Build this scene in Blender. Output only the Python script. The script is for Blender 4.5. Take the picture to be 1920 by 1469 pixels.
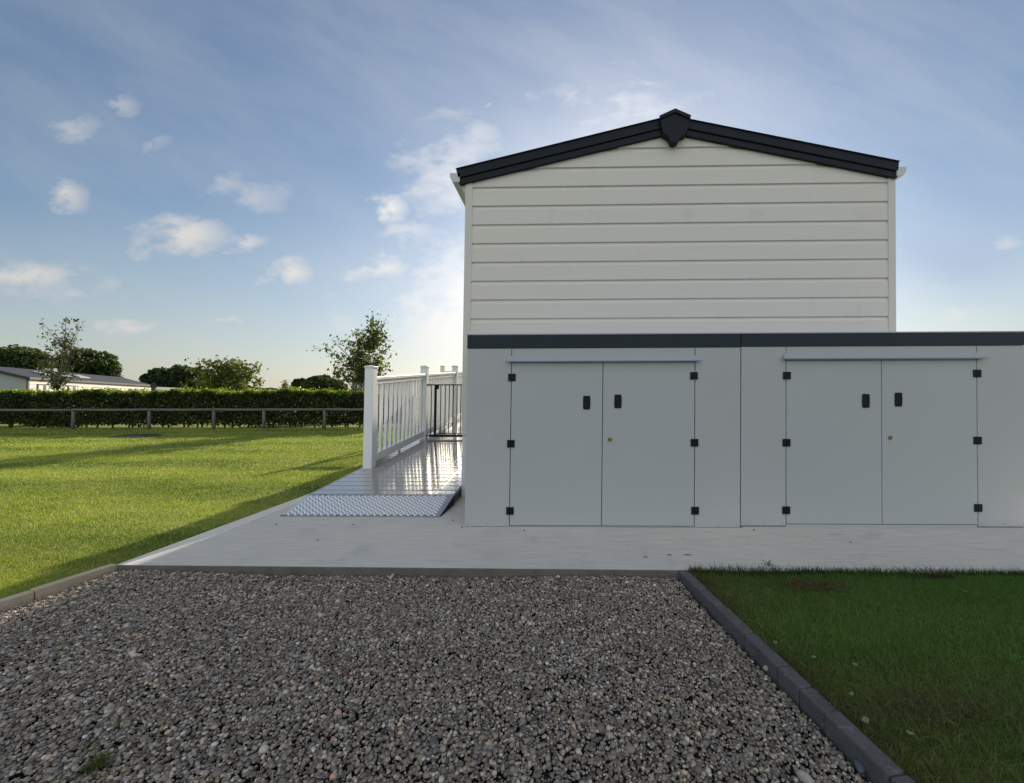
import bpy, math, random
import numpy as np
from mathutils import Vector, Matrix
random.seed(7); RNG = np.random.default_rng(11)
for o in list(bpy.data.objects): bpy.data.objects.remove(o)
SC = bpy.context.scene
COL = SC.collection
R = math.radians

# ------------------------------------------------------------------ camera
F, CX, CY = 750.0, 1040.0, 734.5            # focal length and optical centre in photo pixels (1920 wide)
cam = bpy.data.cameras.new('camera'); camo = bpy.data.objects.new('camera', cam); COL.objects.link(camo)
cam.sensor_width = 36; cam.lens = F / 1920 * 36
cam.shift_x = -(CX - 960) / 1920; cam.shift_y = -(734.5 - CY) / 1920
cam.clip_start = 0.05; cam.clip_end = 5000
EYE = Vector((0, 0, 1.0))
RM = Matrix.Rotation(R(1.15), 4, 'Z') @ Matrix.Rotation(R(90 + 1.2), 4, 'X') @ Matrix.Rotation(R(-0.12), 4, 'Z')
camo.matrix_world = Matrix.Translation(EYE) @ RM
SC.camera = camo
SC.render.resolution_x = 1024; SC.render.resolution_y = 783

# ------------------------------------------------------------------ light
SUN_AZ, SUN_EL = 9.0, 19.6                 # azimuth to the right of +Y, elevation
w = bpy.data.worlds.new("World"); SC.world = w; w.use_nodes = True
SC.view_settings.view_transform = 'Standard'; SC.view_settings.look = 'None'
SC.view_settings.gamma = 1; SC.view_settings.use_curve_mapping = False
SC.view_settings.exposure = 0.55
SKY_STRENGTH = 0.075
sl = bpy.data.lights.new('sun', 'SUN'); sl.energy = 5.0; sl.angle = R(0.8); sl.color = (1.0, 0.88, 0.70)
so = bpy.data.objects.new('sun', sl); COL.objects.link(so)
sdir = Vector((math.sin(R(SUN_AZ)) * math.cos(R(SUN_EL)), math.cos(R(SUN_AZ)) * math.cos(R(SUN_EL)), math.sin(R(SUN_EL))))
so.rotation_euler = sdir.to_track_quat('Z', 'Y').to_euler(); so.location = (0, 0, 20)

KS = 0.0145                                  # everything standing leans a hair, as in the photograph
def ray(px, py):
    d = RM.to_3x3() @ Vector(((px - CX) / F, -(py - CY) / F, -1.0))
    return d
def S(px, py, Y):                            # photo pixel -> (x, z) on the plane y = Y
    d = ray(px, py); t = Y / d.y
    x, z = d.x * t, 1.0 + d.z * t
    return x - KS * (z - 1), z
def G(px, py, z=0.0):                        # photo pixel -> (x, y) on the level z
    d = ray(px, py); t = (z - 1.0) / d.z
    return d.x * t - KS * (z - 1), d.y * t

# ------------------------------------------------------------------ world: Nishita sky plus clouds
def world_nodes():
    nt = w.node_tree; nt.nodes.clear(); N = nt.nodes.new; L = nt.links.new
    out = N('ShaderNodeOutputWorld'); bg = N('ShaderNodeBackground'); L(bg.outputs[0], out.inputs[0])
    sky = N('ShaderNodeTexSky'); sky.sky_type = 'NISHITA'; sky.sun_disc = False
    sky.sun_elevation = R(SUN_EL); sky.sun_rotation = R(SUN_AZ)
    sky.air_density = 1.3; sky.dust_density = .9; sky.ozone_density = 4.0; sky.altitude = 20
    tc = N('ShaderNodeTexCoord')
    sep = N('ShaderNodeSeparateXYZ'); L(tc.outputs['Generated'], sep.inputs[0])
    def M(op, a, b=None, c=None, clamp=False):
        n = N('ShaderNodeMath'); n.operation = op; n.use_clamp = clamp
        for i, v in enumerate((a, b, c)):
            if v is None: continue
            if isinstance(v, (int, float)): n.inputs[i].default_value = v
            else: L(v, n.inputs[i])
        return n.outputs[0]
    x, y, z = sep.outputs
    yy = M('MAXIMUM', y, 0.08)
    u = M('DIVIDE', x, yy); v = M('DIVIDE', z, yy)
    uv = N('ShaderNodeCombineXYZ'); L(u, uv.inputs[0]); L(v, uv.inputs[1])
    def noise(vec, scale, det=6, rough=.6, dist=0.0, sx=1, sy=1):
        mp = N('ShaderNodeMapping'); mp.inputs['Scale'].default_value = (sx, sy, 1); L(vec, mp.inputs[0])
        n = N('ShaderNodeTexNoise'); n.inputs['Scale'].default_value = scale; n.inputs['Detail'].default_value = det
        n.inputs['Roughness'].default_value = rough; n.inputs['Distortion'].default_value = dist
        L(mp.outputs[0], n.inputs['Vector']); return n
    nz = noise(uv.outputs[0], 7.5, 10, .60, .15, 1, 1.6)
    rot = N('ShaderNodeMapping'); rot.inputs['Rotation'].default_value = (0, 0, R(28)); L(uv.outputs[0], rot.inputs[0])
    nf = noise(rot.outputs[0], 2.0, 7, .60, .15, .8, 2.6)
    # warp the cloud outlines
    vm = N('ShaderNodeVectorMath'); vm.operation = 'MULTIPLY_ADD'
    L(nz.outputs['Color'], vm.inputs[0]); vm.inputs[1].default_value = (.16, .11, 0); L(uv.outputs[0], vm.inputs[2])
    off = N('ShaderNodeVectorMath'); off.operation = 'SUBTRACT'; L(vm.outputs[0], off.inputs[0]); off.inputs[1].default_value = (.08, .055, 0)
    clouds = [(222,198,72,34,.62),(145,242,90,38,.62),(130,372,60,38,.8),(345,445,110,52,1.15),(465,458,60,26,.8),
              (300,268,60,40,.42),(60,512,170,40,.95),(150,548,230,52,.6),(250,612,110,26,.85),(425,603,75,20,.8),
              (548,505,62,34,1.0),(500,520,60,18,.6),(712,500,82,32,1.0),(728,398,50,32,1.0),(765,440,90,46,.6),
              (470,372,130,70,.5),(815,242,42,18,.5),(907,203,20,10,.6),(1215,160,85,40,.42),(1888,450,60,30,.6),
              (1825,590,110,26,.6),(1740,610,70,18,.35),(540,647,42,12,.5),(695,610,80,14,.35),(760,690,75,14,.7),(640,668,120,12,.3),
              (55,620,50,22,.35),(1900,120,200,140,.16),(860,600,220,220,.95),(860,330,170,170,.6),(1180,190,260,110,.38),(640,600,260,90,.5),(420,640,260,50,.45),(150,640,200,40,.35),(380,130,60,120,.12),(560,330,140,60,.16),(1700,360,60,120,.22)]
    acc = None
    for (px, py, rx, ry, st) in clouds:
        d = ray(px, py); u0, v0 = d.x / d.y, d.z / d.y
        a, b = rx / F, ry / F
        m = N('ShaderNodeVectorMath'); m.operation = 'MULTIPLY_ADD'
        L(off.outputs[0], m.inputs[0]); m.inputs[1].default_value = (1 / a, 1 / b, 0); m.inputs[2].default_value = (-u0 / a, -v0 / b, 0)
        ln = N('ShaderNodeVectorMath'); ln.operation = 'LENGTH'; L(m.outputs[0], ln.inputs[0])
        g = M('MULTIPLY_ADD', ln.outputs['Value'], -st * .85, st * 1.05, clamp=True)
        acc = g if acc is None else M('MAXIMUM', acc, g)
    nn = M('MULTIPLY_ADD', nz.outputs['Fac'], 3.0, -.5, clamp=True)
    core = M('MULTIPLY_ADD', acc, 1.5, -.42)
    body = M('ADD', core, M('MULTIPLY_ADD', nz.outputs['Fac'], 2.6, -1.3))
    body = M('MULTIPLY', body, M('MULTIPLY', acc, 4.0, clamp=True), clamp=True)
    cl = M('MULTIPLY', M('ADD', M('MULTIPLY', body, .55), M('MULTIPLY', M('MULTIPLY', acc, nn), .48)), .9, clamp=True)
    # thin veil everywhere, more towards the horizon
    veil = M('MULTIPLY_ADD', nf.outputs['Fac'], 1.6, -.62, clamp=True)
    veil = M('MULTIPLY_ADD', veil, .26, .07)
    hz = M('MULTIPLY_ADD', v, -1.6, 1.0, clamp=True); hz = M('MULTIPLY', hz, M('MULTIPLY_ADD', nf.outputs['Fac'], .8, .30))
    cl = M('MAXIMUM', cl, veil); cl = M('MAXIMUM', cl, M('MULTIPLY', hz, .75))
    fr = M('MULTIPLY_ADD', y, 6.0, -.3, clamp=True)
    cl = M('MULTIPLY', cl, fr)
    # broken bright cloud added unseen behind the viewer, to fill the shaded fronts
    zz = M('MAXIMUM', z, .06)
    pb = N('ShaderNodeCombineXYZ'); L(M('DIVIDE', x, zz), pb.inputs[0]); L(M('DIVIDE', y, zz), pb.inputs[1])
    nb = noise(pb.outputs[0], .55, 6, .6, .2)
    bk = M('MULTIPLY_ADD', nb.outputs['Fac'], 3.5, -.95, clamp=True)
    bk = M('MULTIPLY', bk, M('MULTIPLY_ADD', y, -3.0, .1, clamp=True))
    # cloud radiance: brighter on the sun side of the sky and behind the viewer (added fill)
    sd = N('ShaderNodeVectorMath'); sd.operation = 'DOT_PRODUCT'; L(tc.outputs['Generated'], sd.inputs[0]); sd.inputs[1].default_value = tuple(sdir)
    near = M('POWER', M('MAXIMUM', sd.outputs['Value'], 0.0), 6.0)
    amp = M('MULTIPLY_ADD', near, 6.0, 6.2)
    c1 = N('ShaderNodeVectorMath'); c1.operation = 'SCALE'; c1.inputs[0].default_value = (1.0, .965, .93); L(amp, c1.inputs['Scale'])
    mx = N('ShaderNodeMix'); mx.data_type = 'RGBA'; L(cl, mx.inputs[0]); L(sky.outputs[0], mx.inputs[6]); L(c1.outputs[0], mx.inputs[7])
    # duller blue-grey bank to the right of the lodge
    g2 = None
    for (px, py, rx, ry, st) in [(1800,490,130,75,.62),(1880,380,120,60,.35),(60,560,160,30,.25)]:
        d = ray(px, py); u0, v0 = d.x / d.y, d.z / d.y; a, b = rx / F, ry / F
        m = N('ShaderNodeVectorMath'); m.operation = 'MULTIPLY_ADD'
        L(off.outputs[0], m.inputs[0]); m.inputs[1].default_value = (1 / a, 1 / b, 0); m.inputs[2].default_value = (-u0 / a, -v0 / b, 0)
        ln = N('ShaderNodeVectorMath'); ln.operation = 'LENGTH'; L(m.outputs[0], ln.inputs[0])
        q = M('MULTIPLY_ADD', ln.outputs['Value'], -st * .8, st, clamp=True); g2 = q if g2 is None else M('MAXIMUM', g2, q)
    g2 = M('MULTIPLY', M('MULTIPLY', g2, fr), M('SUBTRACT', 1.0, cl, clamp=True))
    mg = N('ShaderNodeMix'); mg.data_type = 'RGBA'; L(g2, mg.inputs[0]); L(mx.outputs[2], mg.inputs[6]); mg.inputs[7].default_value = (3.6, 4.3, 6.2, 1)
    mb = N('ShaderNodeMix'); mb.data_type = 'RGBA'; L(bk, mb.inputs[0]); L(mg.outputs[2], mb.inputs[6]); mb.inputs[7].default_value = (8.0, 8.4, 9.0, 1)
    L(mb.outputs[2], bg.inputs[0]); bg.inputs[1].default_value = SKY_STRENGTH
world_nodes()

# ------------------------------------------------------------------ mesh helpers
ORG = {}
def shv(v): return Vector((v[0] + KS * v[2], v[1], v[2]))
def tag(o, label=None, cat=None, group=None, kind=None):
    for k, v in (('label', label), ('category', cat), ('group', group), ('kind', kind)):
        if v: o[k] = v
    return o
def thing(name, org, label, cat, group=None):
    o = bpy.data.objects.new(name, None); COL.objects.link(o); o.empty_display_size = .1
    org = Vector(org); ORG[o.name] = org
    o.location = shv((org.x, org.y, org.z)) - Vector((KS, 0, 0)); return tag(o, label, cat, group)
def place(o, parent, org):
    org = Vector(org); ORG[o.name] = org
    if parent is not None:
        o.parent = parent; o.location = shv(org - ORG[parent.name])
    else: o.location = shv(org) - Vector((KS, 0, 0))
def mk(name, V, Fc, mat, parent=None, org=None, smooth=False, col=None, bevel=0, segs=2):
    if org is None: org = ORG[parent.name] if parent is not None else (0, 0, 0)
    me = bpy.data.meshes.new(name)
    A = np.asarray(V, dtype=np.float32).reshape(-1, 3) - np.asarray(org, dtype=np.float32)
    A[:, 0] += KS * A[:, 2]
    if isinstance(Fc, np.ndarray):
        nf, k = Fc.shape
        me.vertices.add(len(A)); me.vertices.foreach_set('co', A.ravel())
        me.loops.add(nf * k); me.loops.foreach_set('vertex_index', Fc.astype(np.int32).ravel())
        me.polygons.add(nf); me.polygons.foreach_set('loop_start', np.arange(0, nf * k, k, dtype=np.int32))
        me.update(calc_edges=True)
    else:
        me.from_pydata([tuple(map(float, a)) for a in A], [], Fc); me.update()
    if smooth: me.polygons.foreach_set('use_smooth', np.ones(len(me.polygons), dtype=bool))
    if col is not None:
        at = me.color_attributes.new('col', 'FLOAT_COLOR', 'POINT')
        c = np.ones((len(A), 4), dtype=np.float32); c[:, :3] = col; at.data.foreach_set('color', c.ravel())
    me.materials.append(mat)
    o = bpy.data.objects.new(name, me); COL.objects.link(o); place(o, parent, org)
    if bevel:
        m = o.modifiers.new('bevel', 'BEVEL'); m.width = bevel; m.segments = segs; m.limit_method = 'ANGLE'; m.angle_limit = R(35)
    return o
def dup(o, parent, org, label=None):
    c = o.copy(); COL.objects.link(c); place(c, parent, org)
    if label: c['label'] = label
    for ch in list(o.children):
        dup(ch, c, ORG[ch.name] - ORG[o.name] + Vector(org))
    return c
class MB:
    def __init__(s): s.V = []; s.F = []
    def add(s, V, Fc):
        n = len(s.V); s.V += [tuple(v) for v in V]; s.F += [tuple(i + n for i in f) for f in Fc]
    def box(s, x0, x1, y0, y1, z0, z1):
        s.add([(x0,y0,z0),(x1,y0,z0),(x1,y1,z0),(x0,y1,z0),(x0,y0,z1),(x1,y0,z1),(x1,y1,z1),(x0,y1,z1)],
              [(0,3,2,1),(4,5,6,7),(0,1,5,4),(1,2,6,5),(2,3,7,6),(3,0,4,7)])
    def hexa(s, b, t):                       # four bottom points, four top points, both counter-clockwise from above
        s.add(list(b) + list(t), [(0,3,2,1),(4,5,6,7),(0,1,5,4),(1,2,6,5),(2,3,7,6),(3,0,4,7)])
    def prism_y(s, P, y0, y1):               # outline in x,z (counter-clockwise seen from -y), extruded in y
        n = len(P); s.add([(p[0], y0, p[1]) for p in P] + [(p[0], y1, p[1]) for p in P],
              [tuple(range(n)), tuple(range(2*n-1, n-1, -1))] + [(i, i+n, (i+1)%n+n, (i+1)%n) for i in range(n)])
    def prism_x(s, P, x0, x1):               # outline in y,z
        n = len(P); s.add([(x0, p[0], p[1]) for p in P] + [(x1, p[0], p[1]) for p in P],
              [tuple(range(n-1,-1,-1)), tuple(range(n, 2*n))] + [(i, (i+1)%n, (i+1)%n+n, i+n) for i in range(n)])
    def tube(s, pts, rad, n=8, cap=True):
        pts = [Vector(p) for p in pts]; base = len(s.V)
        for i, p in enumerate(pts):
            d = (pts[min(i+1, len(pts)-1)] - pts[max(i-1, 0)]).normalized()
            a = d.orthogonal().normalized() if i == 0 else (a - d * a.dot(d)).normalized()
            b = d.cross(a); r = rad[i] if isinstance(rad, (list, tuple)) else rad
            s.V += [tuple(p + (a * math.cos(2*math.pi*k/n) + b * math.sin(2*math.pi*k/n)) * r) for k in range(n)]
        for i in range(len(pts) - 1):
            for k in range(n):
                q = base + i*n; s.F.append((q+k, q+(k+1)%n, q+n+(k+1)%n, q+n+k))
        if cap:
            s.F.append(tuple(base + k for k in range(n-1,-1,-1))); q = base + (len(pts)-1)*n; s.F.append(tuple(q+k for k in range(n)))
    def mk(s, name, mat, parent=None, org=None, **k): return mk(name, s.V, s.F, mat, parent, org, **k)

# ------------------------------------------------------------------ materials
def mat(name, base, rough=.6, metal=0, nscale=8, nvar=.12, bump=0, bscale=60, stretch=(1,1,1), spec=.5, trans=0, use_col=False, coat=0, base2=None, dirt=None):
    m = bpy.data.materials.new(name); m.use_nodes = True; nt = m.node_tree; nt.nodes.clear(); N = nt.nodes.new; L = nt.links.new
    out = N('ShaderNodeOutputMaterial'); b = N('ShaderNodeBsdfPrincipled'); L(b.outputs[0], out.inputs[0])
    b.inputs['Roughness'].default_value = rough; b.inputs['Metallic'].default_value = metal; b.inputs['Specular IOR Level'].default_value = spec
    b.inputs['Coat Weight'].default_value = coat
    tc = N('ShaderNodeTexCoord'); mp = N('ShaderNodeMapping'); mp.inputs['Scale'].default_value = stretch; L(tc.outputs['Object'], mp.inputs[0])
    n1 = N('ShaderNodeTexNoise'); n1.inputs['Scale'].default_value = nscale; n1.inputs['Detail'].default_value = 6; n1.inputs['Roughness'].default_value = .6
    L(mp.outputs[0], n1.inputs['Vector'])
    if use_col:
        at = N('ShaderNodeAttribute'); at.attribute_name = 'col'; src = at.outputs['Color']
    else:
        rr = N('ShaderNodeMix'); rr.data_type = 'RGBA'; L(n1.outputs['Fac'], rr.inputs[0])
        b2 = base2 if base2 else tuple(c * (1 + nvar) for c in base); b1 = tuple(c * (1 - nvar) for c in base) if not base2 else base
        rr.inputs[6].default_value = (*b1, 1); rr.inputs[7].default_value = (*b2, 1); src = rr.outputs[2]
    if dirt:                                 # (colour, scale, threshold)
        n3 = N('ShaderNodeTexNoise'); n3.inputs['Scale'].default_value = dirt[1]; n3.inputs['Detail'].default_value = 8; n3.inputs['Roughness'].default_value = .7; L(tc.outputs['Object'], n3.inputs['Vector'])
        mr = N('ShaderNodeMapRange'); mr.inputs[1].default_value = dirt[2]; mr.inputs[2].default_value = dirt[2] + .12; mr.inputs[4].default_value = dirt[3] if len(dirt) > 3 else .7; L(n3.outputs['Fac'], mr.inputs[0])
        mm = N('ShaderNodeMix'); mm.data_type = 'RGBA'; L(mr.outputs[0], mm.inputs[0]); L(src, mm.inputs[6]); mm.inputs[7].default_value = (*dirt[0], 1); src = mm.outputs[2]
    L(src, b.inputs['Base Color'])
    rm = N('ShaderNodeMath'); rm.operation = 'MULTIPLY_ADD'; L(n1.outputs['Fac'], rm.inputs[0]); rm.inputs[1].default_value = .2 * rough; rm.inputs[2].default_value = rough * .9; L(rm.outputs[0], b.inputs['Roughness'])
    if bump:
        n2 = N('ShaderNodeTexNoise'); n2.inputs['Scale'].default_value = bscale; n2.inputs['Detail'].default_value = 5; L(mp.outputs[0], n2.inputs['Vector'])
        bp = N('ShaderNodeBump'); bp.inputs['Strength'].default_value = 1; bp.inputs['Distance'].default_value = bump; L(n2.outputs['Fac'], bp.inputs['Height']); L(bp.outputs[0], b.inputs['Normal'])
    if trans:
        t = N('ShaderNodeBsdfTranslucent'); L(src, t.inputs[0])
        if trans > 0:
            hs = N('ShaderNodeHueSaturation'); hs.inputs['Value'].default_value = 1.5; hs.inputs['Saturation'].default_value = 1.1; L(src, hs.inputs['Color']); L(hs.outputs[0], t.inputs[0])
        mx = N('ShaderNodeMixShader'); mx.inputs[0].default_value = trans; L(b.outputs[0], mx.inputs[1]); L(t.outputs[0], mx.inputs[2]); L(mx.outputs[0], out.inputs[0])
    return m
MAT = dict(
    siding=mat('siding_cream', (.735,.69,.635), .5, nscale=2.2, nvar=.05, dirt=((.50,.48,.45), 3.0, .58, .3), bump=.0012, bscale=40, stretch=(.6,1,14)),
    trim=mat('trim_cream', (.68,.64,.58), .45, nscale=4, nvar=.04),
    barge=mat('barge_anthracite', (.010,.014,.021), .55, spec=.22, nscale=10, nvar=.25, bump=.0006, bscale=60, stretch=(.5,1,6)),
    roof=mat('roof_slate', (.03,.033,.04), .6, nscale=6, nvar=.3),
    gutter=mat('gutter_plastic', (.62,.62,.62), .35, nscale=5, nvar=.05),
    skirt=mat('skirt_white', (.70,.72,.74), .45, nscale=4, nvar=.05),
    shed=mat('shed_panel', (.455,.465,.46), .42, nscale=1.6, nvar=.05, bump=.0006, bscale=3, dirt=((.38,.38,.37), 2.2, .50, .12)),
    shedd=mat('shed_door', (.44,.465,.465), .40, nscale=1.3, nvar=.05, bump=.0006, bscale=2.5, dirt=((.38,.39,.39), 2.6, .52, .12)),
    band=mat('shed_band', (.020,.031,.041), .45, spec=.25, nscale=2, nvar=.15),
    alu=mat('strip_metal', (.37,.40,.45), .45, metal=.15, nscale=4, nvar=.08),
    black=mat('black_plastic', (.006,.008,.010), .45, spec=.25, nscale=20, nvar=.2),
    gap=mat('dark_gap', (.01,.012,.014), .9),
    brass=mat('brass', (.34,.24,.10), .35, metal=.8, nscale=30, nvar=.3),
    pvc=mat('white_pvc', (.86,.865,.87), .32, nscale=3, nvar=.03),
    deck=mat('deck_board', (.27,.255,.24), .10, nscale=5, nvar=.12, bump=.0006, bscale=24, stretch=(1,4,1), spec=.9, coat=.6),
    plate=mat('tread_plate', (.30,.31,.32), .34, metal=.5, nscale=14, nvar=.12, bump=.0004, bscale=60),
    gate=mat('gate_black', (.006,.005,.005), .55, spec=.2, nscale=20, nvar=.2),
    kerbd=mat('kerb_dark', (.105,.105,.108), .9, nscale=14, nvar=.35, bump=.006, bscale=110, spec=.25, dirt=((.24,.225,.20), 24, .56)),
    kerbl=mat('kerb_buff', (.50,.40,.29), .9, nscale=14, nvar=.25, bump=.004, bscale=80),
    bars=mat('tread_bars', (.88,.88,.88), .35, metal=.2, nscale=20, nvar=.05),
    edge=mat('dark_edge', (.07,.065,.055), .9, nscale=9, nvar=.35, bump=.004, bscale=60, base2=(.21,.19,.16)),  # slab front face, darker and browner than the top
    rock=mat('rock', (.38,.36,.32), .85, nscale=20, nvar=.3, bump=.003, bscale=60),
    wood=mat('fence_wood', (.15,.135,.115), .85, nscale=10, nvar=.3, bump=.003, bscale=20, stretch=(1,1,.2)),
    bark=mat('bark', (.085,.07,.055), .9, nscale=12, nvar=.3, bump=.01, bscale=20),
    birch=mat('birch_bark', (.42,.40,.37), .8, nscale=14, nvar=.4, base2=(.16,.14,.12)),
    leaf=mat('leaves', (.06,.09,.03), .55, use_col=True, trans=.30, spec=.35),
    grass=mat('grass_blades', (.08,.12,.03), .55, use_col=True, trans=.32, spec=.3),
    stone=mat('gravel_stone', (.2,.2,.19), .62, use_col=True, spec=.4),
    glass=mat('window_glass', (.10,.12,.14), .08, nscale=3, nvar=.3, spec=.8),
    curtain=mat('curtain', (.60,.60,.58), .8, nscale=20, nvar=.25, stretch=(8,8,1)),
    cwall=mat('caravan_wall', (.46,.42,.39), .5, nscale=2, nvar=.04),
    cwallg=mat('caravan_wall_grey', (.33,.35,.36), .55, nscale=2, nvar=.05),
    dtrim=mat('dark_trim', (.02,.022,.028), .5),
    cover=mat('manhole_iron', (.035,.032,.028), .7, metal=.3, nscale=20, nvar=.4),
    deb=mat('dead_leaf', (.05,.038,.025), .8, nscale=50, nvar=.4),
    pale=mat('pale_leaf', (.16,.17,.10), .7, nscale=50, nvar=.2),
    redst=mat('red_stone', (.15,.045,.04), .6, nscale=40, nvar=.3),
    tanst=mat('tan_stone', (.34,.24,.16), .6, nscale=40, nvar=.25),
    bluest=mat('blue_stone', (.085,.10,.115), .5, nscale=40, nvar=.25),
)
def concrete():
    m = mat('concrete', (.625,.59,.53), .85, nscale=1.2, nvar=.10, dirt=((.42,.41,.385), 3.2, .54, .4))
    nt = m.node_tree; N = nt.nodes.new; L = nt.links.new
    b = next(n for n in nt.nodes if n.type == 'BSDF_PRINCIPLED')
    tc = next(n for n in nt.nodes if n.type == 'TEX_COORD')
    mp = N('ShaderNodeMapping'); mp.inputs['Scale'].default_value = (1.1, 20, 1); L(tc.outputs['Object'], mp.inputs[0])
    n = N('ShaderNodeTexNoise'); n.inputs['Scale'].default_value = 3; n.inputs['Detail'].default_value = 7; n.inputs['Roughness'].default_value = .75; L(mp.outputs[0], n.inputs['Vector'])
    n2 = N('ShaderNodeTexNoise'); n2.inputs['Scale'].default_value = 170; n2.inputs['Detail'].default_value = 3; L(tc.outputs['Object'], n2.inputs['Vector'])
    # trowelled border strip along the left edge has no broom lines
    sp = N('ShaderNodeSeparateXYZ'); L(tc.outputs['Object'], sp.inputs[0])
    mr = N('ShaderNodeMapRange'); mr.inputs[1].default_value = -2.58; mr.inputs[2].default_value = -2.56; L(sp.outputs[0], mr.inputs[0])
    mu = N('ShaderNodeMath'); mu.operation = 'MULTIPLY'; L(n.outputs['Fac'], mu.inputs[0]); L(mr.outputs[0], mu.inputs[1])
    ad = N('ShaderNodeMath'); ad.operation = 'MULTIPLY_ADD'; L(n2.outputs['Fac'], ad.inputs[0]); ad.inputs[1].default_value = .35; L(mu.outputs[0], ad.inputs[2])
    bp = N('ShaderNodeBump'); bp.inputs['Distance'].default_value = .006; L(ad.outputs[0], bp.inputs['Height']); L(bp.outputs[0], b.inputs['Normal'])
    src = b.inputs['Base Color'].links[0].from_socket
    cr = N('ShaderNodeMapRange'); cr.inputs[1].default_value = .33; cr.inputs[2].default_value = .72; cr.inputs[3].default_value = .78; cr.inputs[4].default_value = 1.16; L(mu.outputs[0], cr.inputs[0])
    one = N('ShaderNodeMix'); L(mr.outputs[0], one.inputs[0]); one.inputs[2].default_value = 1.08; L(cr.outputs[0], one.inputs[3])
    sc = N('ShaderNodeVectorMath'); sc.operation = 'SCALE'; L(src, sc.inputs[0]); L(one.outputs[0], sc.inputs['Scale']); L(sc.outputs[0], b.inputs['Base Color'])
    return m
MAT['concrete'] = concrete()
def ground_mat(name, c1, c2, c3, sc=1.2, bump=.02, bsc=60):
    m = bpy.data.materials.new(name); m.use_nodes = True; nt = m.node_tree; N = nt.nodes.new; L = nt.links.new
    b = nt.nodes['Principled BSDF']; b.inputs['Roughness'].default_value = .9; b.inputs['Specular IOR Level'].default_value = .15
    tc = N('ShaderNodeTexCoord'); mp = N('ShaderNodeMapping'); mp.inputs['Scale'].default_value = (1, 2.6, 1); L(tc.outputs['Object'], mp.inputs[0])
    n = N('ShaderNodeTexNoise'); n.inputs['Scale'].default_value = sc; n.inputs['Detail'].default_value = 10; n.inputs['Roughness'].default_value = .72; L(mp.outputs[0], n.inputs['Vector'])
    r = N('ShaderNodeValToRGB'); L(n.outputs['Fac'], r.inputs[0]); e = r.color_ramp.elements
    e[0].position = .36; e[0].color = (*c1, 1); e[1].position = .64; e[1].color = (*c3, 1); q = e.new(.5); q.color = (*c2, 1)
    L(r.outputs[0], b.inputs['Base Color'])
    n2 = N('ShaderNodeTexNoise'); n2.inputs['Scale'].default_value = bsc; n2.inputs['Detail'].default_value = 6; L(tc.outputs['Object'], n2.inputs['Vector'])
    bp = N('ShaderNodeBump'); bp.inputs['Distance'].default_value = bump; L(n2.outputs['Fac'], bp.inputs['Height']); L(bp.outputs[0], b.inputs['Normal'])
    return m
MAT['lawn'] = ground_mat('lawn_soil', (.11,.155,.03), (.22,.26,.055), (.36,.36,.11))
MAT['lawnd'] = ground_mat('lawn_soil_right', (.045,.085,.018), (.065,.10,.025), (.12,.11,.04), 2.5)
MAT['gravelbase'] = ground_mat('gravel_bed', (.015,.014,.013), (.03,.028,.025), (.05,.047,.042), 60, .01, 90)
MAT['far'] = ground_mat('far_field', (.07,.10,.03), (.10,.13,.04), (.15,.16,.06), .2)

def struct(o): return tag(o, kind='structure')

# ------------------------------------------------------------------ ground, slab, kerbs, gravel
ZG = -0.048                                   # gravel level
YF = G(700, 1066)[1]                          # front edge of the slab
SL = G(215, 1060); SR = G(1275, 1070)
KL0 = G(203, 1065); KL1 = G(3, 1129)          # left edging
kd = Vector((KL1[0]-KL0[0], KL1[1]-KL0[1])).normalized()
KR = [G(1275,1073), G(1344,1142), G(1393,1189), G(1455,1251), G(1543,1337), G(1665,1455)]
krd = Vector((KR[-1][0]-KR[0][0], KR[-1][1]-KR[0][1])).normalized()
KL2 = (KL0[0] + kd.x * 3.2, KL0[1] + kd.y * 3.2)
KRE = (KR[0][0] + krd.x * 3.2, KR[0][1] + krd.y * 3.2)
SEB = (SL[0] + .10, 18.0)                     # slab left edge, far end
print('slab', SL, SR, 'kerbs', KL0, KL1, KL2, KR[0], KRE)
b = MB(); b.box(-2500, 2500, -2500, 2500, -.6, -.16); struct(b.mk('ground', MAT['far']))
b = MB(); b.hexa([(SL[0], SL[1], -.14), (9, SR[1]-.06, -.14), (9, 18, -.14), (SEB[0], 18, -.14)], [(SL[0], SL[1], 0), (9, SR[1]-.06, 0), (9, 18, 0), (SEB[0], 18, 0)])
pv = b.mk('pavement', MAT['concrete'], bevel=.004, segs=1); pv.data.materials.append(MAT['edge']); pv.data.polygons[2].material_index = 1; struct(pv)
def sheet(name, P, z, m, thick=.12):
    n = len(P); V = [(p[0], p[1], z) for p in P] + [(p[0], p[1], z - thick) for p in P]
    return struct(mk(name, V, [tuple(range(n)), tuple(range(2*n-1, n-1, -1))] + [(i, i+n, (i+1)%n+n, (i+1)%n) for i in range(n)], m))
LZ = -.012
lawnL = [(-400,-60), (KL2[0]-.02, -60), (KL2[0]-.02, KL2[1]), (KL0[0]-.02, KL0[1]), (SL[0]-.004, SL[1]), (SEB[0]-.004, 18), (SEB[0]-.004, 18.004), (9.004, 18.004), (9.004, SR[1]-.06), (400, SR[1]-.06), (400, 500), (-400, 500)]
sheet('lawn', lawnL, LZ, MAT['lawn'])
KW = .055                                    # kerb width
krn = Vector((-krd.y, krd.x)) if -krd.y > 0 else Vector((krd.y, -krd.x))   # towards +x
lawnR = [(KR[0][0]+krn.x*KW, SR[1]-.004), (KRE[0]+krn.x*KW, KRE[1]), (KRE[0]+krn.x*KW, -60), (400,-60), (400, SR[1]-.064), (9, SR[1]-.064)]
sheet('lawn_beside_drive', lawnR, LZ, MAT['lawnd'])
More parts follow.
